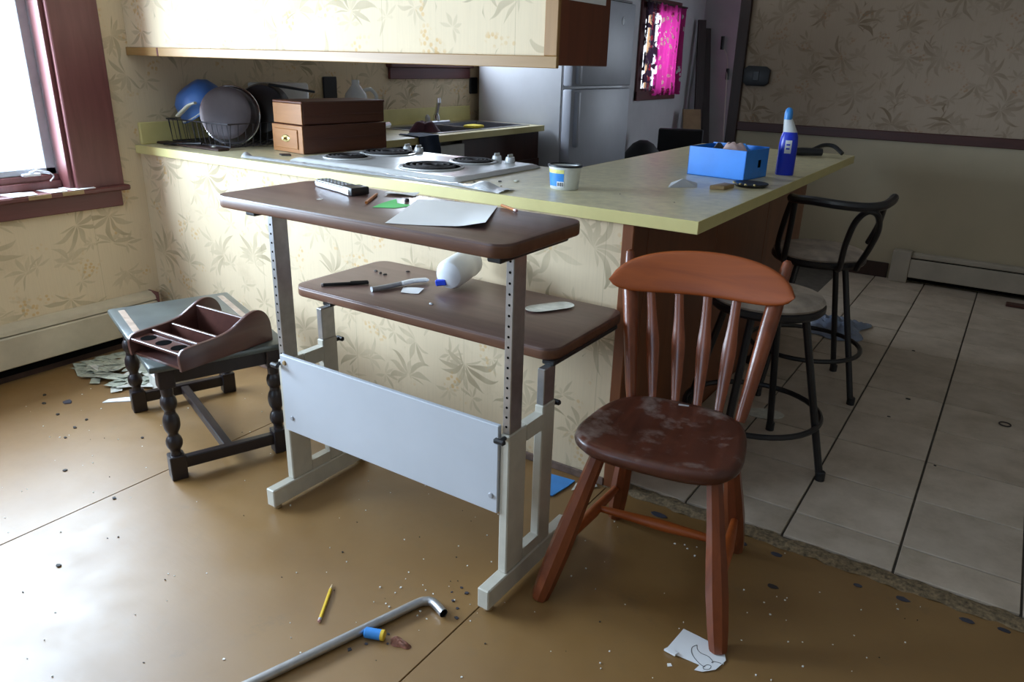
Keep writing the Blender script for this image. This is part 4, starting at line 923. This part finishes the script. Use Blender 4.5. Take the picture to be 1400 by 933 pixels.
B().tube([(2.39, 1.86, ZC + .020), (2.46, 1.92, ZC + .020), (2.545, 1.975, ZC + .020)], [.016, .020, .018], 12).obj('barrel', 'black', ci)
B().tube(smoothpath([(2.50, 1.99, ZC + .028), (2.53, 2.06, ZC + .045), (2.575, 2.085, ZC + .042), (2.625, 2.06, ZC + .012)]), .010, 10).obj('handle', 'black', ci)
for i, (x, y, r) in enumerate(((1.86, .20, .007), (1.90, .245, .010), (1.80, .13, .005), (1.92, .12, .004), (2.30, .25, .003), (2.50, .22, .003))):
    tag(B().lathe([(0, 0), (r, .001), (r * .8, r * .5), (0, r * .6)], 7, mtx((x, y, ZC))).obj('counter_crumb', 'cream_plastic' if i == 1 else 'chip_dark'), 'small crumb scattered on the counter by the cooktop', 'crumb', 'crumbs on the counter')

# ================================================================== ON THE CART
before_cart = {o.name for o in bpy.data.objects}
ZS = 0.947
rm = thing('remote_control', 'silver and black remote control on the top shelf', 'remote', (1.738, -0.440, ZS), R(-14))
def remote_poly(): return [(-.105, -.020), (-.09, -.024), (.05, -.027), (.100, -.033), (.108, -.020), (.108, .020), (.100, .033), (.05, .027), (-.09, .024), (-.105, .020)]
B().prism(remote_poly(), .002, .017, .003).obj('case', 'silver', rm, local=True)
B().prism([(x * .97, y * .86) for x, y in remote_poly()], .0165, .0215, .002).obj('face', 'black', rm, local=True)
B().box(.062, .112, -.029, .029, .001, .024, .005, seg=2).obj('head', 'black', rm, local=True)
for i in range(7):
    for j in range(3): B().box(-.088 + i * .020, -.076 + i * .020, -.014 + j * .0115, -.006 + j * .0115, .021, .0228, .001).obj('button', 'grey_plastic', rm, local=True)
pk = lambda: None
def pencil(name, label, p0, p1, r, mat, eraser=True, tip=True, cat='pencil'):
    P0, P1 = Vector(p0), Vector(p1); t = thing(name, label, cat, tuple(P0)); m_ = aim(P0, P1); L = (P1 - P0).length
    tl = .018 if tip else 0; el = .012 if eraser else 0
    B().lathe([(r, el), (r, L - tl)], 6, m_).obj('barrel', mat, t, smooth=20)
    if tip: B().lathe([(r, L - tl), (.0012, L), (0, L)], 8, m_).obj('tip', 'pencil_wood', t)
    if eraser:
        B().lathe([(r * 1.05, el * .45), (r * 1.08, el)], 10, m_).obj('ferrule', 'silver', t); B().lathe([(0, 0), (r * .9, .001), (r, el * .45)], 10, m_).obj('eraser', 'eraser', t)
    return t
pencil('pencil', 'orange brown pencil stub beside the green note', (1.947, -.550, ZS + .0045), (1.870, -.425, ZS + .0045), .0043, 'pencil_orange', eraser=False)
pencil('pencil', 'short pale pencil end at the right of the white paper', (2.306, -.385, ZS + .0042), (2.232, -.345, ZS + .0042), .0038, 'pencil_orange', eraser=True, tip=False)
def sheet(name, label, mat, pts, z, bend=0.004, cat='paper', nx=14, ny=10, seed=1, lift=None):
    A, Bq, C, D = [Vector((x, y, 0)) for x, y in pts]
    rnd = random.Random(seed); ph = [rnd.uniform(0, 6) for _ in range(4)]
    def fn(u, v):
        p = A.lerp(Bq, u).lerp(D.lerp(C, u), v)
        h = bend * (0.5 + .5 * math.sin(3.1 * u + ph[0]) * math.sin(2.6 * v + ph[1])) + (lift(u, v) if lift else 0)
        return Vector((p.x, p.y, z + h))
    return tag(B().grid(fn, nx, ny, 0.0004).obj(name, mat), label, cat)
sheet('paper_sheet', 'large white sheet of paper hanging over the top shelf edge', 'white_paper', [(2.150, -.700), (2.362, -.600), (2.222, -.350), (2.020, -.430)], ZS + .001, .006, lift=lambda u, v: .010 * max(0, u - .75) / .25 * (1 - v))
b = B(); tri = [(1.985, -.575), (2.045, -.500), (1.955, -.455), (1.985, -.50)]
tag(B().prism([(1.990, -.572), (2.040, -.545), (2.055, -.480), (2.00, -.490), (1.952, -.440), (1.968, -.515)], ZS + .0004, ZS + .0012).obj('green_note', 'green_note', smooth=0), 'torn bright green paper note on the top shelf', 'paper')
sheet('sugar_packet', 'small white paper packet near the remote control', 'white_paper', [(1.885, -.415), (1.965, -.380), (1.945, -.335), (1.868, -.375)], ZS + .001, .006, 'packet', seed=5)
tag(B().lathe([(0, 0), (.007, .001), (.005, .008), (0, .010)], 8, mtx((2.000, -.452, ZS))).obj('dark_pebble', 'chip_dark'), 'tiny dark lump beside the green note', 'crumb')
tag(B().prism([(1.800, -.585), (1.812, -.58), (1.808, -.570), (1.799, -.573)], ZS, ZS + .001).obj('paper_crumb', 'chip_white'), 'tiny white paper crumb on the top shelf', 'crumb')
for x, y in ((1.600, -.385), (1.625, -.375)): tag(B().lathe([(0, 0), (.006, .001), (.004, .006), (0, .007)], 7, mtx((x, y, ZS))).obj('brown_crumb', 'chip_dark'), 'brown crumb at the far left of the top shelf', 'crumb', 'crumbs on the top shelf')
ZL = 0.621
pp = thing('black_pen', 'slim black pen on the lower shelf', 'pen', (1.64, -.345, ZL))
m_ = aim((1.594, -.400, ZL + .0055), (1.690, -.288, ZL + .0055))
B().lathe([(0, 0), (.004, .001), (.0052, .006), (.0055, .11), (.005, .147), (0, .148)], 12, m_).obj('barrel', 'black', pp); B().lathe([(.0057, .0), (.0057, .006)], 12, m_).obj('end_cap', 'silver', pp)
B().box(-.0012, .0012, .0048, .0075, .09, .145, mtx=m_).obj('clip', 'black', pp)
tbx = thing('toothbrush_handle', 'grey and white plastic handle lying on the lower shelf', 'tool', (1.77, -.28, ZL))
B().tube(smoothpath([(1.756, -.345, ZL + .008), (1.775, -.285, ZL + .008), (1.792, -.222, ZL + .009)]), [.0085] + [.0075] * 15 + [.006], 10).obj('grip', 'grey_plastic', tbx)
B().tube(smoothpath([(1.788, -.245, ZL + .009), (1.802, -.20, ZL + .011), (1.826, -.155, ZL + .009)]), [.007] + [.0105] * 14 + [.008, .005], 10, flat=(1.1, .7)).obj('cover', 'bottle_white', tbx)
sheet('foil_packet', 'small square white packet beside the grey handle', 'white_paper', [(1.835, -.300), (1.885, -.275), (1.865, -.225), (1.805, -.255)], ZL + .001, .004, 'packet', seed=9)
# bottle lying on its side, leaning on its cap
wb = thing('white_bottle', 'white plastic bottle with blue nozzle lying on the lower shelf', 'bottle', (1.92, -.12, ZL))
pa = Vector((1.935, -.190, ZL + .050)); pb = Vector((1.905, -.035, ZL + .060)); m_ = aim(pa, pb)
B().lathe([(0, -.012), (.025, -.010), (.042, .000), (.048, .014), (.048, .095), (.0465, .100), (.0465, .128), (.048, .134), (.046, .152), (.036, .160), (0, .160)], 36, m_).obj('body', 'bottle_white', wb)
def wl(u, v):
    a = R(-80 + 75 * u); return m_ @ Vector((.0484 * math.cos(a), .0484 * math.sin(a), .03 + .06 * v))
B().box(-.012, .012, -.010, .010, 0, .036, .003, mtx=aim((1.930, -.190, ZL + .030), (1.890, -.206, ZL + .022))).obj('nozzle', 'blue_cap', wb)
def wmark(a0, a1, z0, z1):
    def fn(u, v):
        a = R(a0 + (a1 - a0) * u); return m_ @ Vector((.0485 * math.cos(a), .0485 * math.sin(a), z0 + (z1 - z0) * v))
    return B().grid(fn, 8, 3)
wmark(0, 24, .070, .092).obj('printed_mark', 'blue_cap', wb)
for a in (-42, -28, 40): wmark(a, a + 2, .045, .11).obj('printed_line', 'grey_plastic', wb)
def petal(u, v):
    a = 2 * PI * u; L = .078 + .0; x = L * math.cos(a) * v; y = .042 * math.sin(a) * v * (1 + .22 * math.cos(2 * a)); return Vector((x, y, .0008 + .003 * v ** 6))
tag(B().grid(petal, 36, 8, .0006, mtx((2.277, -.145, ZL + .001), (0, 0, R(60)))).obj('insole_card', 'scrap_light'), 'pale leaf shaped flat card on the lower shelf right end', 'card')
for i, (x, y) in enumerate(((1.60, -.16), (1.655, -.175), (1.63, -.17), (1.98, -.33), (1.69, -.10))):
    tag(B().lathe([(0, 0), (.006, .0008), (.004, .004), (0, .005)], 7, mtx((x, y, ZL), (0, 0, i), (1.4, .8, 1))).obj('shelf_crumb', 'chip_dark' if i != 3 else 'grey_plastic'), 'small dark crumb on the lower shelf', 'crumb', 'crumbs on the lower shelf')

for o_ in [o for o in bpy.data.objects if o.parent is None and o.name not in before_cart]:
    z_ = (o_.matrix_world.translation.z if o_.type == 'EMPTY' else min(v.co.z for v in o_.data.vertices))
    if o_.type == 'EMPTY': z_ = o_.location.z
    o_.location = Vector(o_.location) + (Vector((.028, -.030, .008)) if z_ > .8 else Vector((.027, -.032, .014)))

# ================================================================== ON THE FLOOR
pencil('pencil', 'yellow pencil with eraser lying on the painted floor', (2.165, -1.000, .0045), (2.088, -.882, .0045), .0042, 'pencil_yellow')
tu = thing('bent_metal_tube', 'bent chrome metal tube lying on the floor', 'tube', (2.25, -1.0, 0))
B().tube(smoothpath([(2.155, -1.352, .0125), (2.21, -1.185, .0125), (2.298, -.900, .0125), (2.322, -.822, .0125), (2.334, -.799, .0125), (2.356, -.790, .0125), (2.402, -.806, .0125)], 8), .0115, 14, cap=False).obj('tube_wall', 'steel', tu)
B().lathe([(0, 0), (.0085, 0)], 14, aim((2.4022, -.8061, .0125), (2.45, -.823, .0125)), cap=False).obj('bore', 'hole', tu)
bty = thing('battery', 'leaking blue and yellow battery beside the metal tube', 'battery', (2.315, -.950, 0))
m_ = aim((2.290, -.968, .0135), (2.340, -.948, .0135))
B().lathe([(0, 0), (.010, .0), (.0128, .002), (.0128, .046)], 20, m_).obj('case', 'tub_blue', bty); B().lathe([(.0130, .041), (.0130, .049), (.010, .050)], 20, m_).obj('end_band', 'pencil_yellow', bty)
cloth_lump('battery_leak', 'rust', 'brown crusty leak spilling from the battery', 2.372, -.937, .0005, .030, .014, .010, 21, 'residue')
# child's drawing on the floor by the chair
dg = thing('drawing_paper', 'torn white paper with a pencil drawing by the chair leg', 'paper', (2.965, -.560, 0))
v0 = [(2.905, -.592), (2.914, -.497), (2.955, -.500), (3.003, -.505), (3.022, -.512), (3.036, -.540), (3.026, -.582), (3.003, -.606), (2.985, -.612), (2.990, -.590)]
B().prism(v0, .002, .0028).obj('sheet', 'white_paper', dg, smooth=0)
B().prism([(2.903, -.595), (2.908, -.585), (2.935, -.588), (2.932, -.598)], .0026, .008).obj('curled_corner', 'white_paper', dg, smooth=0)
for path in ([(2.962, -.532), (2.955, -.545), (2.960, -.563), (2.975, -.578), (2.993, -.588), (3.003, -.588)], [(2.962, -.532), (2.968, -.545), (2.98, -.552), (2.997, -.552), (3.010, -.560), (3.013, -.567)], [(3.010, -.567), (3.015, -.560), (3.03, -.556)], [(2.999, -.592), (3.004, -.580), (3.013, -.578), (3.013, -.590), (3.003, -.597), (2.999, -.592)]):
    B().tube(smoothpath([(x, y, .0030) for x, y in path], 5), .0007, 5).obj('pencil_line', 'pink_pane', dg)
tag(B().prism([(2.925, -.627), (2.932, -.622), (2.938, -.628), (2.930, -.636)], 0, .001).obj('white_scrap', 'chip_white'), 'small white scrap in front of the torn drawing', 'scrap')
# blue leaflet by the half wall
bk = thing('blue_booklet', 'blue booklet lying by the half wall behind the chair', 'booklet', (2.31, -.09, 0))
B().prism([(2.262, -.052), (2.352, -.042), (2.350, -.085), (2.338, -.165), (2.325, -.170)], .003, .0065).obj('cover', 'light_blue', bk, smooth=0); B().prism([(2.268, -.055), (2.350, -.045), (2.335, -.160)], .0004, .003).obj('pages', 'scrap', bk, smooth=0)
sheet('grey_card', 'grey paper card at the foot of the half wall', 'scrap_light', [(2.37, -.10), (2.43, -.03), (2.405, -.012), (2.36, -.05)], .002, .006, 'card', seed=3)
tag(B().box(2.475, 2.505, -.345, -.305, 0, .03, .004).obj('black_block', 'black'), 'black block on the floor behind the cart foot', 'block')
# paper scraps heaped under the side table
rnd = random.Random(5)
for i in range(62):
    t_ = rnd.random(); cx_ = 0.10 + 0.42 * t_ + rnd.uniform(-.06, .06); cy_ = -0.50 + .22 * rnd.random() + .02 * t_ - rnd.random() * .05
    if cx_ < .09: cx_ = .09 + rnd.random() * .05
    L, W = rnd.uniform(.030, .055), rnd.uniform(.018, .030); a = rnd.uniform(-.5, .9) if rnd.random() < .7 else rnd.uniform(0, 3)
    h = max(0.001, .030 * (1 - ((cx_ - .34) / .26) ** 2 - ((cy_ + .38) / .16) ** 2)) + rnd.uniform(0, .004)
    poly = [(-L, -W * .8), (L * .8, -W), (L, W * .7), (-L * .7, W)]
    o = B().prism(poly, 0, .0008, mtx=mtx((cx_, cy_, h + .002), (rnd.uniform(-.10, .10), rnd.uniform(-.10, .10), a))).obj('paper_scrap', 'scrap' if rnd.random() < .75 else 'scrap_light', smooth=0)
    tag(o, ('pale' if 'pale' in o.data.materials[0].name else 'grey green') + ' paper scrap in the heap under the side table', 'paper', 'paper scraps heaped by the heater')
tag(B().prism([(.535, -.625), (.575, -.585), (.66, -.50), (.635, -.485), (.56, -.545), (.525, -.595)], .001, .004).obj('torn_card', 'white_paper', smooth=0), 'torn white card pointing out from the scrap heap', 'card')
cb = thing('white_carton_box', 'small white carton under the side table', 'carton', (.60, -.36, 0), R(-15))
B().box(-.055, .055, -.075, .075, 0, .065, .002).obj('body', 'scrap_light', cb, local=True); B().box(-.056, .056, -.076, .076, .065, .068).obj('flap', 'white_paper', cb, local=True)
# chips of paint and dirt strewn over the floor
def chips(name, mat, label, spots, r0, r1, seed):
    rn = random.Random(seed); b = B()
    for (x, y) in spots:
        r = rn.uniform(r0, r1); n = rn.choice((4, 5)); a0 = rn.uniform(0, 6)
        b.prism([(x + r * rn.uniform(.5, 1) * math.cos(a0 + 2 * PI * k / n), y + r * rn.uniform(.4, 1) * math.sin(a0 + 2 * PI * k / n)) for k in range(n)], .0003, rn.uniform(.001, .0035))
    return tag(b.obj(name, mat, smooth=0), label, 'debris', kind='stuff')
def inside(x, y): return 0.1 < x < 3.5 and -1.6 < y < -.02
rn = random.Random(11)
wsp = [(rn.uniform(.3, 3.4), rn.uniform(-1.5, -.05)) for _ in range(190)] + [(rn.gauss(2.30, .10), rn.gauss(-.80, .07)) for _ in range(18)] + [(rn.gauss(3.0, .35), rn.gauss(-.35, .2)) for _ in range(40)]
chips('paint_chips', 'chip_white', 'tiny white paint chips strewn over the painted floor', [p for p in wsp if inside(*p)], .0012, .0040, 2)
dsp = [(rn.uniform(.3, 3.4), rn.uniform(-1.5, -.05)) for _ in range(55)]
chips('dirt_specks', 'chip_dark', 'tiny dark dirt specks strewn over the painted floor', [p for p in dsp if inside(*p)], .0012, .0032, 3)
chips('slate_chips', 'chip_blue', 'small slate blue chips around the cart foot', [(2.36, -.72), (2.385, -.745), (2.395, -.70), (2.37, -.69), (2.41, -.76), (2.40, -.80), (2.43, -.79), (2.33, -.93), (2.35, -.955), (2.29, -1.02), (2.31, -.985)], .004, .008, 4)
# larger loose bits that can be told apart
for i, (x, y, s_) in enumerate(((0.42, -.70, .030), (0.50, -.78, .010), (0.66, -.80, .012), (0.63, -.74, .010), (0.71, -.86, .009), (0.93, -.70, .009), (1.24, -.62, .010), (0.28, -.72, .013), (0.36, -.76, .012), (0.94, -.98, .012), (1.23, -.98, .010), (1.43, -1.25, .010))):
    rn2 = random.Random(40 + i)
    o = B().prism([(x + s_ * rn2.uniform(.5, 1) * math.cos(k * 1.047), y + s_ * .7 * rn2.uniform(.5, 1) * math.sin(k * 1.047)) for k in range(6)], .0003, .004).obj('dark_chip', 'chip_blue' if i == 0 else 'chip_dark', smooth=0)
    tag(o, 'dark flake on the floor left of the cart' if i else 'largest slate dark flake on the floor by the heater', 'debris', 'dark flakes on the floor' if i else None)
# glue patches and lumps along the torn strip
for i, (x, y, r) in enumerate(((2.66, -.060, .030), (2.92, -.055, .020), (3.02, -.050, .020), (3.24, -.060, .015), (3.35, -.050, .020), (3.50, -.045, .020), (3.58, -.03, .018), (3.05, -.20, .018))):
    rn2 = random.Random(70 + i)
    o = B().prism([(x + r * rn2.uniform(.7, 1) * math.cos(k * .785), y + r * .55 * rn2.uniform(.7, 1) * math.sin(k * .785)) for k in range(8)], .0002, .0022, .0008).obj('glue_patch', 'chip_blue' if i != 7 else 'dark_leather', smooth=0)
    tag(o, ('%s dark glue patch along the torn strip counting from the chair' % ('first', 'second', 'third', 'fourth', 'fifth', 'sixth', 'seventh')[i]) if i != 7 else 'brown glue spot on the floor right of the chair', 'glue', 'glue patches' if i != 7 else None)
rr = [(3.533 + .020 * math.cos(2 * PI * k / 24), 1.343 + .020 * math.sin(2 * PI * k / 24), .0090) for k in range(24)]
tag(B().tube(rr, .0025, 6, closed=True).obj('rubber_ring', 'dark_leather'), 'small dark ring lying on the tile floor', 'ring')
for i, (x, y, s_) in enumerate(((3.18, 1.38, .016), (3.12, 2.05, .012), (3.34, .80, .006), (2.77, 1.98, .014), (3.14, 1.14, .008))):
    rn2 = random.Random(90 + i)
    o = B().prism([(x + s_ * rn2.uniform(.4, 1) * math.cos(k * 1.047), y + s_ * .6 * rn2.uniform(.4, 1) * math.sin(k * 1.047)) for k in range(6)], .0064, .009).obj('tile_crumb', 'chip_dark', smooth=0)
    tag(o, 'dark crumb lying on the tile floor', 'debris', 'crumbs on the tiles')
def bagf(u, v):
    x = 2.60 + .26 * u; y = 1.98 + .36 * v; return Vector((x + .02 * math.sin(9 * v), y + .02 * math.sin(8 * u), .010 + .05 * (math.sin(PI * u) * math.sin(PI * v)) ** .7 * (1 + .5 * math.sin(23 * u + 9 * v) * math.sin(19 * v))))
tag(B().grid(bagf, 26, 26).obj('plastic_bag', 'bag'), 'crumpled pale blue plastic bag on the tiles under the bar', 'bag')
tag(B().lathe([(0, 0), (.06, .0), (.062, .003), (0, .004)], 24, mtx((2.72, .86, .0066), (0, 0, .4), (1.25, .8, 1))).obj('paper_plate', 'scrap_light'), 'flat pale paper plate on the tiles behind the near stool', 'plate')
tag(B().box(3.47, 4.2, 3.25, 3.32, .0066, .022, .003, mtx=None).obj('wood_strip', 'rail_dark'), 'dark wood strip on the tiles by the far heater', 'board')

# ================================================================== KITCHEN END
cu = thing('lace_curtain', 'magenta lace curtain half across the kitchen end window', 'curtain', (0.05, 5.8, 1.0))
def curt(u, v):
    y = 5.60 + .70 * u; z = 1.90 - .88 * v
    return Vector((0.050 + .020 * math.sin(u * 34) * (.4 + .6 * v) + .01 * math.sin(u * 13), y + .012 * math.sin(v * 6 + u * 9), z))
B().grid(curt, 90, 30).obj('lace_panel', 'lace', cu)
def curt2(u, v):
    y = 5.30 + .32 * u; z = 1.90 - .84 * v
    return Vector((0.048 + .018 * math.sin(u * 22), y, z))
B().grid(curt2, 50, 30).obj('lace_panel', 'lace_dark', cu)
B().tube([(0.05, 5.25, 1.895), (0.05, 6.33, 1.895)], .010, 8).obj('curtain_rod', 'trim_dark', cu)
kc = thing('black_chair', 'black upholstered chair back beyond the bar counter', 'chair', (0.46, 5.45, 0), R(20))
B().box(-.22, .22, -.05, .02, .42, .725, .02, seg=3).obj('backrest', 'leather_chair', kc, local=True); B().box(-.23, .23, -.44, -.02, .38, .45, .02, seg=3).obj('seat', 'leather_chair', kc, local=True)
for x in (-.19, .19):
    for y in (-.40, -.02): B().tube([(x, y, 0), (x, y, .40)], .014, 8).obj('leg', 'black_metal', kc, local=True)
tag(B().lathe([(.20, 0), (.23, .05), (.24, .35), (.20, .55), (.10, .66), (.04, .69), (0, .69)], 24, mtx((0.55, 4.35, 0), (0, 0, 0), (.9, 1, 1))).obj('dark_bag', 'leather_chair'), 'dark bag on the floor beside the refrigerator', 'bag')
def lean(name, mat, label, p0, p1, w, th, cat):
    t = B(); m_ = aim(p0, p1); L = (Vector(p1) - Vector(p0)).length
    t.box(-w / 2, w / 2, -th / 2, th / 2, 0, L, .002, mtx=m_); return tag(t.obj(name, mat), label, cat)
lean('wooden_plank', 'board', 'dark plank leaning in the kitchen corner, leftmost', (0.24, 6.62, 0.005), (0.075, 6.74, 1.80), .10, .022, 'plank')
lean('wooden_plank', 'board', 'dark plank leaning in the kitchen corner beside the rod', (0.33, 6.68, 0.005), (0.085, 6.90, 1.72), .09, .022, 'plank')
lean('wooden_plank', 'tan', 'short pale edged board leaning low in the kitchen corner', (0.30, 6.36, 0.005), (0.16, 6.48, .86), .22, .016, 'board')
fd = thing('fishing_rod', 'thin pale fishing rod standing in the kitchen corner', 'rod', (0.50, 6.75, 0))
B().tube([(0.50, 6.75, 0.0), (0.36, 6.93, 1.30)], .006, 8).obj('blank', 'cream_plastic', fd); B().tube(smoothpath([(0.36, 6.93, 1.30), (0.34, 6.94, 1.42), (0.26, 6.96, 1.55)]), .004, 6).obj('tip_section', 'cream_plastic', fd)
for z0, z1, x in ((1.18, 1.30, .37), (1.50, 1.64, .27)): B().tube([(x, 6.935, z0), (x - .005, 6.94, z1)], .020, 10).obj('grip', 'black', fd)
# notice on the cabinet side, black phone plate on the far wall
nt_ = thing('notice_sheet', 'white notice taped to the side of the upper cabinet', 'paper', (2.187, .16, 1.48))
B().box(2.1855, 2.1865, .035, .288, 1.482, 1.75).obj('sheet', 'white_paper', nt_, smooth=0)
for k in range(8): B().box(2.1865, 2.1868, .06, .25 - (k % 3) * .03, 1.515 + k * .026, 1.519 + k * .026).obj('text_line', 'grey_plastic', nt_, smooth=0)
ph = thing('wall_plate', 'black octagonal plate mounted on the far wallpapered wall', 'plate', (1.722, YF, 1.26))
B().prism([(-.088, -.045), (-.06, -.066), (.06, -.066), (.088, -.045), (.092, .04), (.06, .062), (-.06, .066), (-.09, .045)], 0, .03, .006, mtx=Matrix.Translation((1.722, YF - .0005, 1.262)) @ Euler((PI / 2, 0, 0)).to_matrix().to_4x4()).obj('plate', 'black', ph)
B().box(1.70, 1.744, YF - .036, YF - .028, 1.23, 1.295, .003).obj('switch', 'black', ph)
